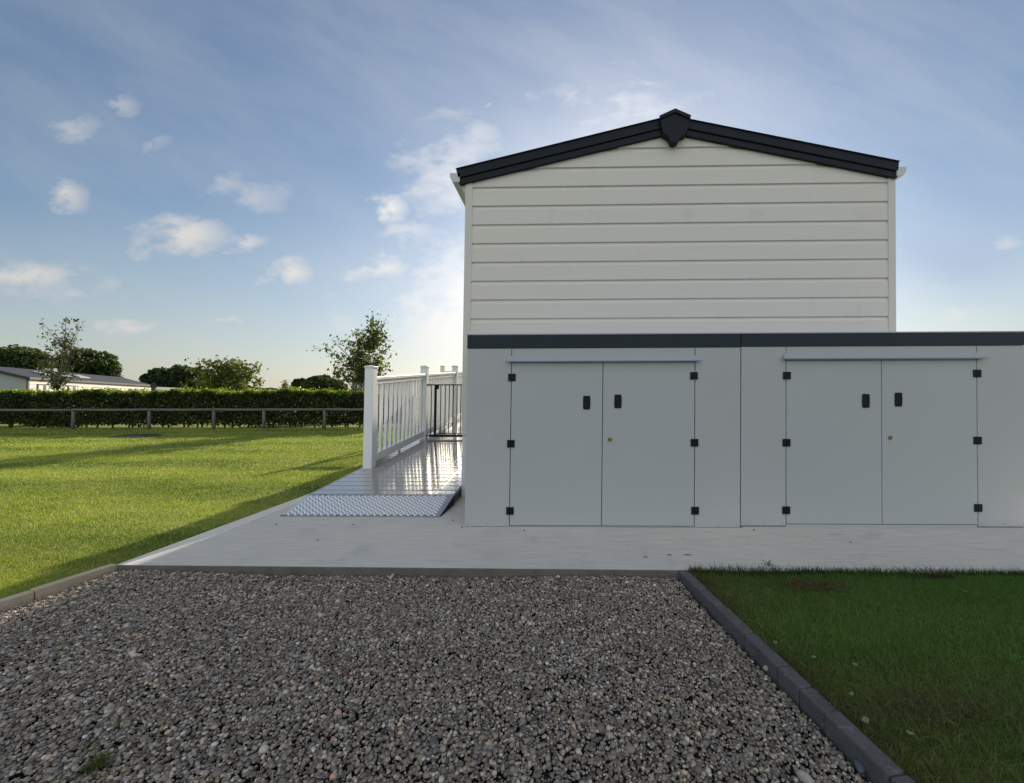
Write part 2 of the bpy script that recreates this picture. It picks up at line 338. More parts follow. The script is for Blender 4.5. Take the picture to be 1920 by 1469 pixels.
grav = [(KL2[0], -4), (KRE[0], -4), (KRE[0], KRE[1]), (KR[0][0]+.03, KR[0][1]), (SR[0], SR[1]), (SL[0], SL[1]), (KL0[0], KL0[1]), (KL2[0], KL2[1])]
sheet('driveway', grav, ZG - .028, MAT['gravelbase'], .05)

# left edging boards
g = thing('garden_edging', (KL0[0], KL0[1], 0), 'row of buff concrete edging boards between the sunny lawn and the gravel', 'edging')
s0 = -.045
for i, ln in enumerate((.345, .42, .5, .6, .6, .7)):
    a = (KL0[0] + kd.x*s0, KL0[1] + kd.y*s0); c = (KL0[0] + kd.x*(s0+ln-.006), KL0[1] + kd.y*(s0+ln-.006)); s0 += ln
    n = Vector((kd.y, -kd.x)); n = n if n.x < 0 else -n; t = .05; zt = .006 - .004 * (i % 2)
    b = MB(); P = [a, c, (c[0]+n.x*t, c[1]+n.y*t), (a[0]+n.x*t, a[1]+n.y*t)]
    if (P[1][0]-P[0][0])*(P[2][1]-P[1][1])-(P[1][1]-P[0][1])*(P[2][0]-P[1][0]) < 0: P = P[::-1]
    b.hexa([(*p, -.15) for p in P], [(*p, zt) for p in P]); b.mk('edging_board', MAT['kerbl'], g, bevel=.005)
# right kerb: one long row of dark blocks
g = thing('kerb', (KR[0][0], KR[0][1], 0), 'dark grey block kerb running from the pavement between gravel and shaded grass', 'kerb')
def along(p, t): return (p[0] + krd.x*t, p[1] + krd.y*t)
L0 = [ (Vector(q) - Vector(KR[0])).length for q in KR]
cuts = [0, L0[1]*.55, L0[1], L0[2], (L0[2]+L0[3])/2, L0[3], (L0[3]+L0[4])/2, L0[4], L0[5]]
while cuts[-1] < 3.1: cuts.append(cuts[-1] + .22)
for i in range(len(cuts)-1):
    a = along(KR[0], cuts[i] + (.001 if i else -.02)); c = along(KR[0], cuts[i+1] - .002); zt = [0.002, -.001, .004, 0, .003][i % 5]
    sh = [0, .002, -.001, .003, 0][i % 5]
    a = (a[0]+krn.x*sh, a[1]+krn.y*sh); c = (c[0]+krn.x*sh, c[1]+krn.y*sh)
    P = [a, c, (c[0]+krn.x*KW, c[1]+krn.y*KW), (a[0]+krn.x*KW, a[1]+krn.y*KW)]
    b = MB(); b.hexa([(*p, -.13) for p in P], [(*p, zt) for p in P]); b.mk('kerb_block', MAT['kerbd'], g, bevel=.006)

# gravel stones
def ico(sub):
    import bmesh
    bm = bmesh.new(); bmesh.ops.create_icosphere(bm, subdivisions=sub, radius=1)
    V = np.array([v.co[:] for v in bm.verts]); Fc = np.array([[v.index for v in f.verts] for f in bm.faces]); bm.free(); return V, Fc
def inside(P, x, y):
    c = np.zeros(len(x), bool); n = len(P)
    for i in range(n):
        (x0, y0), (x1, y1) = P[i], P[(i+1) % n]
        if y0 == y1: continue
        c ^= ((y0 > y) != (y1 > y)) & (x < (x1-x0)*(y-y0)/(y1-y0)+x0)
    return c
def rotmats(n, tilt=.5):
    a = RNG.uniform(0, 2*np.pi, n); t = RNG.normal(0, tilt, n); p = RNG.normal(0, tilt, n)
    ca, sa, ct, st, cp, sp_ = np.cos(a), np.sin(a), np.cos(t), np.sin(t), np.cos(p), np.sin(p)
    Rz = np.zeros((n,3,3)); Rz[:,0,0]=ca; Rz[:,0,1]=-sa; Rz[:,1,0]=sa; Rz[:,1,1]=ca; Rz[:,2,2]=1
    Rx = np.zeros((n,3,3)); Rx[:,0,0]=1; Rx[:,1,1]=ct; Rx[:,1,2]=-st; Rx[:,2,1]=st; Rx[:,2,2]=ct
    Ry = np.zeros((n,3,3)); Ry[:,1,1]=1; Ry[:,0,0]=cp; Ry[:,0,2]=sp_; Ry[:,2,0]=-sp_; Ry[:,2,2]=cp
    return Rz @ Rx @ Ry
def stones(poly, y0, y1, dens, sub, x0=-3.2, x1=2.2, smean=.0050):
    A = (x1-x0)*(y1-y0); n = int(A*dens)
    x = RNG.uniform(x0, x1, n); y = RNG.uniform(y0, y1, n); k = inside(poly, x, y); x, y = x[k], y[k]; n = len(x)
    V, Fc = ico(sub)
    s = np.clip(RNG.lognormal(math.log(smean), .30, n), .003, .016)
    sc = np.stack([s*RNG.uniform(1.0,1.40,n), s*RNG.uniform(.85,1.1,n), s*RNG.uniform(.6,.9,n)], 1)
    Rm = rotmats(n, .30)
    lump = RNG.normal(0, .10, (12, len(V)))
    vv = V[None] * (1 + lump[RNG.integers(0, 12, n)])[:, :, None] * sc[:, None, :]
    vv = np.einsum('nij,nkj->nki', Rm, vv)
    und = .008*np.sin(x*2.1+.5)*np.cos(y*2.7) + .005*np.sin(x*5.3+y*3.1)
    z = ZG - .010 + RNG.uniform(-.007, .006, n) + und*.8 + .013*np.clip((y-2.12)/.22, 0, 1) + .010*np.clip((-2.35-x)/.2, 0, 1)*(y < 2.4)
    vv += np.stack([x, y, z], 1)[:, None, :]
    FF = (Fc[None] + (np.arange(n)*len(V))[:, None, None]).reshape(-1, 3)
    v = np.clip(RNG.lognormal(math.log(.205), .45, n), .045, .50)
    warm = RNG.normal(0, 1, n)
    col = np.stack([v*(1.16+.04*warm), v*(1.0+.008*warm), v*(.82-.045*warm)], 1)
    r = RNG.random(n); q = r < .04; col[q] = col[q]*np.array([1.3,1.08,.8]); q = (r > .05) & (r < .065); col[q] *= np.array([1.25,.9,.82]); q = (r > .965); col[q] = np.clip(col[q]*2.2, 0, .62)
    col = np.clip(col, .02, .68)
    return vv.reshape(-1, 3), FF, np.repeat(col, len(V), 0)
def merge(parts):
    Vs, Fs, Cs, n = [], [], [], 0
    for V, Fc, C in parts: Vs.append(V); Fs.append(Fc + n); Cs.append(C); n += len(V)
    return np.concatenate(Vs), np.concatenate(Fs), np.concatenate(Cs)
gin = [(KL2[0]+.01, -.8), (KRE[0]-.01, -.8), (KRE[0]-.01, KRE[1]), (KR[0][0]-.012, KR[0][1]-.01), (SR[0]-.02, SR[1]-.012), (SL[0]+.02, SL[1]-.012), (KL0[0]+.012, KL0[1]-.01), (KL2[0]+.012, KL2[1])]
V, Fc, C = merge([stones(gin, .0, .98, 6000, 0), stones(gin, .98, 1.75, 19500, 1), stones(gin, 1.75, 2.6, 20000, 0)])
print('gravel', len(V), len(Fc))
tag(mk('gravel', V, Fc, MAT['stone'], smooth=True, col=C), kind='stuff')

def rock(px, py, rx, ry, rz, m, label, name='stone', z=0, group=None, seed=1, cat='stone', rise=.5):
    x, y = G(px, py, z); V, Fc = ico(3); rg = np.random.default_rng(seed)
    d = rg.normal(0, 1, (5, 3)); f = sum(.07*np.sin(V @ dd * 2.2 + i) for i, dd in enumerate(d)); V = V * (1 + f)[:, None]
    a = rg.uniform(0, 3.1); V = V * np.array([rx, ry, rz]); V = V @ np.array([[math.cos(a), math.sin(a), 0], [-math.sin(a), math.cos(a), 0], [0,0,1]])
    o = mk(name, V + np.array([x, y, z + rz*rise]), Fc, m, org=(x, y, z), smooth=True); return tag(o, label, cat, group)
rock(201, 1072, .020, .016, .018, MAT['rock'], 'pale lump of rock at the left corner of the pavement edge', seed=3, z=ZG)
rock(736, 1082, .014, .011, .012, MAT['rock'], 'pale stone lying against the middle of the pavement front edge', seed=4, z=ZG)
rock(648, 1266, .0135, .010, .008, MAT['redst'], 'dark red pebble lying in the grey gravel', name='pebble', seed=5, z=ZG, cat='pebble')
rock(525, 1275, .0135, .011, .009, MAT['tanst'], 'round tan pebble lying in the grey gravel', name='pebble', seed=6, z=ZG, cat='pebble')
rock(861, 1212, .008, .007, .006, MAT['tanst'], 'small orange brown pebble in the middle of the gravel', name='pebble', seed=7, z=ZG, cat='pebble')
rock(812, 1394, .0165, .011, .009, MAT['bluest'], 'flat blue grey pebble near the bottom of the gravel', name='pebble', seed=8, z=ZG, cat='pebble')
rock(1508, 1462, .020, .012, .012, MAT['rock'], 'grey and white stone in the gravel beside the dark kerb, nearest of them', seed=9, z=ZG)
rock(1436, 1256, .010, .007, .009, MAT['rock'], 'small pale stone leaning against the dark kerb', seed=10, z=ZG)
rock(1612, 1440, .020, .014, .010, MAT['bluest'], 'dark slate stone beside the kerb near the bottom of the picture', seed=12, z=ZG)

# ------------------------------------------------------------------ grass
def blades(x, y, z, h, wd, col, lean=.5):
    n = len(x); a = RNG.uniform(0, 2*np.pi, n); l = np.abs(RNG.normal(0, lean, n)); b = RNG.uniform(0, 2*np.pi, n)
    dx, dy = np.cos(a)*wd/2, np.sin(a)*wd/2; lx, ly = np.cos(b)*l*h, np.sin(b)*l*h
    V = np.zeros((n, 5, 3))
    V[:,0] = np.stack([x-dx, y-dy, z], 1); V[:,1] = np.stack([x+dx, y+dy, z], 1)
    V[:,2] = np.stack([x+dx*.8+lx*.35, y+dy*.8+ly*.35, z+h*.55], 1); V[:,3] = np.stack([x-dx*.8+lx*.35, y-dy*.8+ly*.35, z+h*.55], 1)
    V[:,4] = np.stack([x+lx, y+ly, z+h], 1)
    base = (np.arange(n)*5)[:, None]
    F3 = np.concatenate([base+np.array([[0,1,2]]), base+np.array([[0,2,3]]), base+np.array([[3,2,4]])], 0)
    return V.reshape(-1, 3), F3, np.repeat(col, 5, 0)
def fbm(x, y, s, seed=0):
    r = np.random.default_rng(seed); t = np.zeros_like(x); a = 1.0
    for k in range(5):
        for j in range(3):
            d = r.normal(0, 1, 2); t += a*np.sin((x*d[0]+y*d[1]*1.8)*s + r.uniform(0, 6))/3
        s *= 2.1; a *= .6
    return t
def lawn_part(poly, x0, x1, y0, y1, dens, h, wd, pal, seed, lean=.5, zz=LZ):
    n = int((x1-x0)*(y1-y0)*dens); x = RNG.uniform(x0, x1, n); y = RNG.uniform(y0, y1, n); k = inside(poly, x, y); x, y = x[k], y[k]; n = len(x)
    f = .75*fbm(x*.30, y, 2.6, seed) + .30*np.sin(y*4.2 + .3*x + .6*np.sin(x*.5)) + RNG.normal(.15, .35, n); f = np.clip(f*.5+.5, 0, 1)[:, None]
    if lean > .6:
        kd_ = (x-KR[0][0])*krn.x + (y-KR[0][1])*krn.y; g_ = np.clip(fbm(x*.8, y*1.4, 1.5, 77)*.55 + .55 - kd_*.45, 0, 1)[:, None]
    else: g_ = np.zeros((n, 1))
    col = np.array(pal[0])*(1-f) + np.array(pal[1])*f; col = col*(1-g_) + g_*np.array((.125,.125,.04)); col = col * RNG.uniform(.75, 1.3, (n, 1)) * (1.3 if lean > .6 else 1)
    dry = RNG.random(n) < pal[3]; col[dry] = np.array(pal[2]) * RNG.uniform(.7, 1.2, (dry.sum(), 1))
    f2 = 1 + .35*fbm(x, y, 3.5, seed+9)
    hh = h * np.clip(RNG.normal(1, .28, n), .4, 1.9) * np.clip(f2, .6, 1.5)
    return blades(x, y, np.full(n, zz), hh, wd*RNG.uniform(.7, 1.3, n), col, lean)
PL = ((.06,.125,.014), (.29,.35,.055), (.50,.45,.20), .14)
lp = [(-40, -2)] + [(KL2[0]-.065, -2), (KL2[0]-.065, KL2[1]), (KL0[0]-.055, KL0[1]), (SL[0]-.004, SL[1]), (SEB[0]-.004, 18), (-40, 18)]
V, Fc, C = merge([lawn_part(lp, -4.6, -2.4, .6, 3.0, 24000, .015, .0022, PL, 1), lawn_part(lp, -8.2, -2.4, 3.0, 5.0, 9000, .016, .0036, PL, 1),
                  lawn_part(lp, -13, -2.4, 5.0, 8.0, 3600, .018, .006, PL, 1), lawn_part(lp, -23, -2.4, 8.0, 14.6, 1300, .020, .011, PL, 1),
    lawn_part(lp, -9, -4.6, .0, 3.0, 4500, .016, .005, PL, 1), lawn_part(lp, -14, -8.2, 3.0, 5.0, 2600, .017, .007, PL, 1), lawn_part(lp, -21, -13, 5.0, 8.0, 1500, .018, .009, PL, 1)])
print('grass', len(V)); tag(mk('grass', V, Fc, MAT['grass'], col=C), kind='stuff')
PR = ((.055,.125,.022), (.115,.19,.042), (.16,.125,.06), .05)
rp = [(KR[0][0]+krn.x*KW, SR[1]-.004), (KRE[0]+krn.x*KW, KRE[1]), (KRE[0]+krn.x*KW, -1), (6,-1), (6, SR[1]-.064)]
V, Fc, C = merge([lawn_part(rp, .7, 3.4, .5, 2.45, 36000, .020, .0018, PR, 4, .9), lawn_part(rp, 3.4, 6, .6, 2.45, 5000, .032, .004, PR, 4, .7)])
# brown thatch along the kerb, dry patches and a ragged fringe on the pavement edge
t = RNG.uniform(0, 2.6, 5000); q = RNG.exponential(.045, 5000); bx = KR[0][0]+krd.x*t+krn.x*(KW+q); by = KR[0][1]+krd.y*t+krn.y*(KW+q)
cb = np.array((.15,.105,.045))*RNG.uniform(.5, 1.2, (5000, 1)); cb[::3] = np.array((.05,.075,.02))
P2 = blades(bx, by, np.full(5000, LZ), RNG.uniform(.012, .03, 5000), np.full(5000, .0022), cb, .9)
def patch(px, py, rx, ry, n, c, h=.02):
    x, y = G(px, py); X = RNG.normal(x, rx, n); Y = np.minimum(RNG.normal(y, ry, n), SR[1]-.07)
    return blades(X, Y, np.full(n, LZ+.008), RNG.uniform(.4, 1.4, n)*h, np.full(n, .003), np.array(c)*RNG.uniform(.5, 1.3, (n, 1)), 1.6)
P3 = patch(1525, 1098, .085, .03, 1400, (.15,.12,.05)); P4 = patch(1760, 1330, .14, .05, 900, (.14,.13,.055)); P5 = patch(1745, 1075, .05, .02, 260, (.07,.045,.03))
xf = RNG.uniform(KR[0][0]+.05, 6, 9000); yf = (SR[1] - .064) + .06*(9-xf)/(9-SR[0]) + RNG.normal(-.006, .014, 9000) * (1 + .8*np.sin(xf*7)) 
yf = np.minimum(yf, SR[1]+.022)
cf = np.array((.04,.078,.016))*RNG.uniform(.6, 1.5, (9000, 1)); cf[::11] = (.13,.11,.05)
P6 = blades(xf, yf, np.full(9000, LZ), RNG.uniform(.018, .052, 9000), np.full(9000, .0028), cf, .75)
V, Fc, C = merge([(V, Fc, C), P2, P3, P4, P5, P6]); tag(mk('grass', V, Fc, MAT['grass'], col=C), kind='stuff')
def tuft(px, py, n, r, h, c, label, z, name='grass_tuft', cat='grass tuft'):
    x, y = G(px, py, z); X = RNG.normal(x, r, n); Y = RNG.normal(y, r, n)
    V, Fc, C = blades(X, Y, np.full(n, z), RNG.uniform(.5, 1.3, n)*h, np.full(n, .0024), np.array(c)*RNG.uniform(.5, 1.4, (n, 1)), .9)
    tag(mk(name, V, Fc, MAT['grass'], org=(x, y, z), col=C), label, cat)
tuft(178, 1440, 150, .014, .030, (.10,.13,.03), 'small tuft of grass growing out of the gravel', ZG)
tuft(455, 1222, 14, .006, .014, (.08,.11,.03), 'tiny green sprig growing in the gravel', ZG, 'weed', 'weed')
def weed(px, py, r, n, label):
    x, y = G(px, py); b = MB()
    for i in range(n):
        a = i*2.4 + .3; L_ = r*random.uniform(.7, 1.1); ca, sa = math.cos(a), math.sin(a); zt = random.uniform(.012, .03)
        P = [(0,0), (.35,.10), (.55,.05), (.75,.13), (1,0), (.75,-.13), (.55,-.05), (.35,-.10)]
        b.add([(x + (u*ca - v*sa)*L_, y + (u*sa + v*ca)*L_, .012 + zt*math.sin(u*2.4)) for u, v in P], [tuple(range(8))])
    V = np.array(b.V); c = np.tile(np.array((.075,.15,.04)), (len(V), 1)); tag(mk('weed', b.V, b.F, MAT['leaf'], org=(x, y, 0), col=c), label, 'weed')
weed(1440, 1066, .045, 9, 'flat leafy weed on the grass edge touching the pavement')
weed(1640, 1142, .035, 7, 'leafy weed in the middle of the shaded grass')
lit = [(1454,1206,'pale fallen petal on brown thatch right of the kerb'),(1525,1233,'pale curled leaf lying in the shaded grass, above the middle of the kerb'),(1603,1247,'dull pale leaf in the centre of the shaded grass'),
       (1596,1303,'small pale seed head in the shaded grass beside the kerb'),(1622,1353,'largest pale leaf lying near the lower end of the kerb'),(1810,1110,'tiny pale petal on the shaded grass far right'),
       (1706,1376,'pale curled leaf in the lower part of the shaded grass'),(313,936,'single white petal lying on the sunny lawn')]
for i, (px, py, lb) in enumerate(lit):
    x, y = G(px, py, .014); r = .011 if px != 313 else .02; rg = random.Random(i); a = rg.uniform(0, 3); b = MB()
    if px == 1622: r = .017
    pts = [(math.cos(t)*r*(1.0 if k % 2 else .8), math.sin(t)*r*.55) for k, t in enumerate([j*math.pi/4 for j in range(8)])]
    top = [(x + u*math.cos(a) - v*math.sin(a), y + u*math.sin(a) + v*math.cos(a), .016 + .35*abs(u)) for u, v in pts]
    b.add(top + [(p[0], p[1], p[2]-.0015) for p in top], [tuple(range(8)), tuple(range(15, 7, -1))] + [(k, k+8, (k+1)%8+8, (k+1)%8) for k in range(8)])
    tag(b.mk('fallen_leaf', MAT['pale'], org=(x, y, 0)), lb, 'fallen leaf')
deb = [(983,996,'dark crumb of dirt on pavement in front of the left door of the left shed'),(1414,995,'dark crumb of dirt on pavement in front of the joint between the sheds'),(1290,1042,'thin dark twig on the pavement above the kerb end'),
       (662,985,'black speck of dirt on the pavement in front of the metal plate'),(518,985,'black speck of dirt on pavement left of the metal plate'),(849,977,'dark crumb between the metal plate and the left shed'),
       (866,990,'dark crumb at the bottom left corner of the left shed'),(1210,1046,'short dark twig on the pavement left of the kerb end'),(1255,1042,'short dark leaf scrap on the pavement just left of the twig'),
       (595,1014,'dark leaf scrap on the pavement below the metal plate'),(1595,1018,'white speck on the pavement in front of the right shed')]
for i, (px, py, lb) in enumerate(deb):
    x, y = G(px, py); rg = random.Random(i+40); r = .007; lx = r*(2.3 if 'twig' in lb else 1.0)
    if px == 1290: lx = .028
    a = rg.uniform(-.5, .2); b = MB(); b.tube([(x-lx*math.cos(a), y-lx*math.sin(a), .003), (x, y+.003, .005), (x+lx*math.cos(a), y+lx*math.sin(a), .003)], [.0015, .0028 if 'twig' in lb else .005, .001], 6)
    tag(b.mk('twig' if 'twig' in lb else 'debris', MAT['pale' if 'white' in lb else 'deb'], org=(x, y, 0)), lb, 'twig' if 'twig' in lb else 'debris')

# manhole cover on the lawn
x0, y0 = G(258, 818.5); g = thing('manhole_cover', (x0, y0, 0), 'dark iron inspection cover set in the sunny lawn before the hedge', 'manhole cover')
b = MB(); b.box(x0-.42, x0+.42, y0-.32, y0+.32, -.02, .035); b.mk('frame', MAT['kerbd'], g, bevel=.01)
b = MB(); b.box(x0-.36, x0+.36, y0-.26, y0+.26, .035, .045)
for i in range(9):
    for j in range(6): b.box(x0-.33+i*.078, x0-.29+i*.078, y0-.23+j*.08, y0-.19+j*.08, .045, .05)
b.mk('lid', MAT['cover'], g)

# ------------------------------------------------------------------ siding helper
def siding_rows(z0, z1, h, phase=0.0):
    """profile of shiplap cladding: list of (z, offset) from bottom to top"""
    rows = []; k = math.floor((z0 - phase)/h)
    while True:
        zb = phase + k*h
        if zb > z1: break
        for f, o in ((0.0, -.003), (.012, .013), (.79, .011), (.85, .006), (.955, -.001), (.99, -.002)):
            z = zb + f*h
            if z0 <= z <= z1: rows.append((z, o))
        k += 1
    return [(z0, .011)] + rows + [(z1, .006)]
def siding(name, O, d, n, s0f, s1f, rows, m, parent, back=.03):
    V = []; Fc = []
    for z, o in rows:
        for s in (s0f(z), s1f(z)): V.append((O[0]+d[0]*s+n[0]*o, O[1]+d[1]*s+n[1]*o, z))
    k = len(rows)
    for z in (rows[0][0], rows[-1][0]):
        for s in (s0f(z), s1f(z)): V.append((O[0]+d[0]*s-n[0]*back, O[1]+d[1]*s-n[1]*back, z))
    for i in range(k-1): Fc.append((2*i, 2*i+1, 2*i+3, 2*i+2))
    Fc.append((2*k+1, 2*k, 2*k+2, 2*k+3)); Fc.append((1, 0, 2*k, 2*k+1)); Fc.append((2*k-2, 2*k-1, 2*k+3, 2*k+2))
    return mk(name, V, Fc, m, parent)

# ------------------------------------------------------------------ the cream lodge
YH = G(866, 933)[1]
XL = S(867.8, 750, YH)[0] + .010; XR = S(1677.5, 600, YH)[0] - .014
ZS = S(866, 815, YH)[1]; YE = YH + 11.5
YB = YH - .055
bt = [S(855,317.5,YB), S(1237,223.5,YB)]; bb = [S(861,345,YB), S(1244,252.5,YB)]
rt = [S(1686,303.5,YB), S(1293,225,YB)]; rb = [S(1684,333,YB), S(1287,253,YB)]
print('house', YH, XL, XR, ZS, bt, rt)
def lin(p, q, x): return p[1] + (q[1]-p[1])*(x-p[0])/(q[0]-p[0])
def inv(p, q, z): return p[0] + (q[0]-p[0])*(z-p[1])/(q[1]-p[1])
midL = [((bt[i][0]+bb[i][0])/2, (bt[i][1]+bb[i][1])/2) for i in (0,1)]; midR = [((rt[i][0]+rb[i][0])/2, (rt[i][1]+rb[i][1])/2) for i in (0,1)]
XA = (midL[1][0]*0 + (S(1265.8, 205, YB)[0])); ZA = min(lin(*midL, XA), lin(*midR, XA))
H = thing('lodge', ((XL+XR)/2, YH, 0), 'cream clad holiday lodge with dark gable trim standing behind the grey sheds', 'lodge')
hb = abs(S(1000, 387.5, YH)[1] - S(1000, 528.2, YH)[1]) / 4
ph = S(880, 492.8, YH)[1]
tw = S(879, 500, YH)[0] - S(868.5, 500, YH)[0]
rows = siding_rows(ZS, ZA - .02, hb, ph)
siding('gable_wall', (0, YH), (1, 0), (0, -1), lambda z: max(XL+tw*.5, inv(midL[0], midL[1], z)), lambda z: min(XR-tw*.5, inv(midR[0], midR[1], z)), rows, MAT['siding'], H)
zl, zr = lin(*midL, XL), lin(*midR, XR)
siding('side_wall', (XL, YE), (0, -1), (-1, 0), lambda z: .0, lambda z: YE-YH-.03, siding_rows(ZS, zl, hb, ph), MAT['siding'], H)
siding('side_wall', (XR, YH), (0, 1), (1, 0), lambda z: .03, lambda z: YE-YH, siding_rows(ZS, zr, hb, ph), MAT['siding'], H)
b = MB(); b.prism_y([(XL+.03, ZS), (XR-.03, ZS), (XR-.03, zr), (XA, ZA), (XL+.03, zl)], YE-.05, YE); b.mk('rear_wall', MAT['siding'], H)
for xs, xe, zt in ((XL-.016, XL+tw, zl), (XR-tw, XR+.016, zr)):
    b = MB(); b.box(xs, xe, YH-.019, YH+.05, ZS-.004, zt); b.mk('corner_trim', MAT['trim'], H, bevel=.004)
    b = MB(); b.box(xs-.002 if xs < 0 else xe-.028, xs+.026 if xs < 0 else xe+.002, YH+.052, YE, ZS-.02, ZS+.012); b.mk('base_trim', MAT['trim'], H)
# skirting under the walls
b = MB(); b.box(XL+.018, XR-.018, YH+.02, YH+.05, 0, ZS-.004); b.mk('skirt_panel', MAT['skirt'], H)
b = MB(); b.box(XL+.004, XL+.034, YH+.052, YE, 0, ZS-.03)
for i in range(4): b.box(XL-.002, XL+.003, YH+.06, YE, .03+i*.15, .165+i*.15)
b.mk('skirt_panel', MAT['skirt'], H)
b = MB(); b.box(XR-.034, XR-.004, YH+.052, YE, 0, ZS-.03); b.mk('skirt_panel', MAT['skirt'], H)
b = MB(); b.box(XL-.008, XL+.035, YH-.004, YH+.018, 0, ZS-.006); b.mk('skirt_post', MAT['skirt'], H, bevel=.002)
b = MB(); b.box(XL+.046, XL+.075, YH+.0, YH+.018, .02, ZS-.10); b.box(XL+.040, XL+.078, YH-.006, YH+.017, ZS-.098, ZS-.006); b.mk('skirt_trim', MAT['skirt'], H, bevel=.002)
# roof slabs
def slab2(x0, z0, x1, z1, y0, y1, t, name, m, parent, bev=0):
    b = MB(); b.add([(x0,y0,z0),(x1,y0,z1),(x1,y1,z1),(x0,y1,z0),(x0,y0,z0-t),(x1,y0,z1-t),(x1,y1,z1-t),(x0,y1,z0-t)], [(0,1,2,3),(7,6,5,4),(4,5,1,0),(5,6,2,1),(6,7,3,2),(7,4,0,3)])
    return b.mk(name, m, parent, bevel=bev)
zal, zar = lin(*bt, XA), lin(*rt, XA)
slab2(bt[0][0]+.01, bt[0][1]-.012, XA, zal-.012, YB+.03, YE+.05, .05, 'roof_slope', MAT['roof'], H)
slab2(XA, zar-.012, rt[0][0]-.01, rt[0][1]-.012, YB+.03, YE+.05, .05, 'roof_slope', MAT['roof'], H)
# bargeboards: an upper board proud of a lower one, with a groove between
for T, B_, nm in ((bt, bb, 'L'), (rt, rb, 'R')):
    def mixp(i, f): return (T[i][0]*(1-f)+B_[i][0]*f, T[i][1]*(1-f)+B_[i][1]*f)
    for k, (f0, f1, pr) in enumerate(((0, .58, .0), (.62, 1.0, .012))):
        P = [mixp(0, f1), mixp(1, f1), mixp(1, f0), mixp(0, f0)]
        if nm == 'R': P = P[::-1]
        b = MB(); b.prism_y(P, YB + pr, YB + .05); o = b.mk('bargeboard', MAT['barge'], H, bevel=.003)
    P = [mixp(0, .585), mixp(1, .585), mixp(1, -.015), mixp(0, -.015)]
    b = MB(); P = [mixp(0, .66), mixp(1, .66), mixp(1, .5), mixp(0, .5)]; P = P[::-1] if nm == 'R' else P
    b.prism_y(P, YB + .02, YB + .048); b.mk('bargeboard_groove', MAT['gap'], H)
    # capping lip along the top of the board
    P = [mixp(0, .02), mixp(1, .02), mixp(1, -.03), mixp(0, -.03)]; P = P[::-1] if nm == 'R' else P
    b = MB(); b.prism_y(P, YB - .012, YB - .0005); b.mk('verge_cap', MAT['barge'], H, bevel=.002)
    for f in (.08, .35, .62, .93):           # screw heads
        a0, a1 = mixp(0, .84), mixp(1, .84); sx, sz = a0[0]+(a1[0]-a0[0])*f, a0[1]+(a1[1]-a0[1])*f
        b = MB(); b.tube([(sx, YB+.0119, sz), (sx, YB+.006, sz)], .006, 8); b.mk('screw', MAT['black'], H)
fin = [(1265.8,205.3),(1236.9,218.5),(1237.5,224.3),(1240.8,239),(1244.5,251.9),(1250.6,255),(1255,259.2),(1257,264.8),(1259.8,268),(1265,269.2),(1270.8,267.3),(1274,261),(1278.2,255.6),(1286.2,253.1),(1289.9,240.9),(1293.8,223.1),(1294.8,217.6)]
b = MB(); b.prism_y([S(p[0], p[1], YB-.03) for p in fin], YB-.035, YB+.045); b.mk('finial', MAT['barge'], H, bevel=.005)
cp = [(1265.8,204.5),(1236.2,218.0),(1237.3,224.0),(1265.8,211.5),(1294.3,223.2),(1295.4,217.2)]
b = MB(); b.prism_y([S(p[0], p[1], YB-.04) for p in cp], YB-.05, YB-.0355); b.mk('finial_cap', MAT['barge'], H, bevel=.002)
# gutters
def gutter(xo, xi, zt, zb, sgn):
    P = [(xo, zt), (xo, zt-(zt-zb)*.45), (xo-sgn*.3*(xo-xi)*sgn, zb), (xi, zb), (xi, zt)]
    if sgn > 0: P = P[::-1]
    b = MB(); b.prism_y(P, YB+.0, YE+.03); b.mk('gutter', MAT['gutter'], H)
gl = S(843.5, 325, YB); gl2 = S(858, 341, YB); gutter(gl[0], gl2[0]+.02, gl[1], gl2[1], -1)
gr = S(1699.5, 313, YB); gr2 = S(1686, 329, YB); gutter(gr[0], gr2[0]-.02, gr[1], gr2[1], 1)
# soffits
sf = S(861, 352, YB); b = MB(); b.add([(gl2[0], YB+.051, gl2[1]-.002), (XL-.017, YB+.051, zl-.16), (XL-.017, YE, zl-.16), (gl2[0], YE, gl2[1]-.002), (gl2[0], YB+.051, gl2[1]+.05), (XL-.017, YB+.051, zl+.0), (XL-.017, YE, zl), (gl2[0], YE, gl2[1]+.05)], [(0,3,2,1),(4,5,6,7),(0,1,5,4),(1,2,6,5),(2,3,7,6),(3,0,4,7)]); b.mk('soffit', MAT['trim'], H)
b = MB(); b.add([(XR+.017, YB+.051, zr-.16), (gr2[0], YB+.051, gr2[1]-.002), (gr2[0], YE, gr2[1]-.002), (XR+.017, YE, zr-.16), (XR+.017, YB+.051, zr), (gr2[0], YB+.051, gr2[1]+.05), (gr2[0], YE, gr2[1]+.05), (XR+.017, YE, zr)], [(0,3,2,1),(4,5,6,7),(0,1,5,4),(1,2,6,5),(2,3,7,6),(3,0,4,7)]); b.mk('soffit', MAT['trim'], H)
b = MB(); b.tube([(gl[0]+.05, YH+.55, gl2[1]), (gl[0]+.05, YH+.55, gl2[1]-.07), (XL-.05, YH+.55, gl2[1]-.22), (XL-.05, YH+.55, .35)], .028, 10); b.mk('downpipe', MAT['gutter'], H, smooth=True)

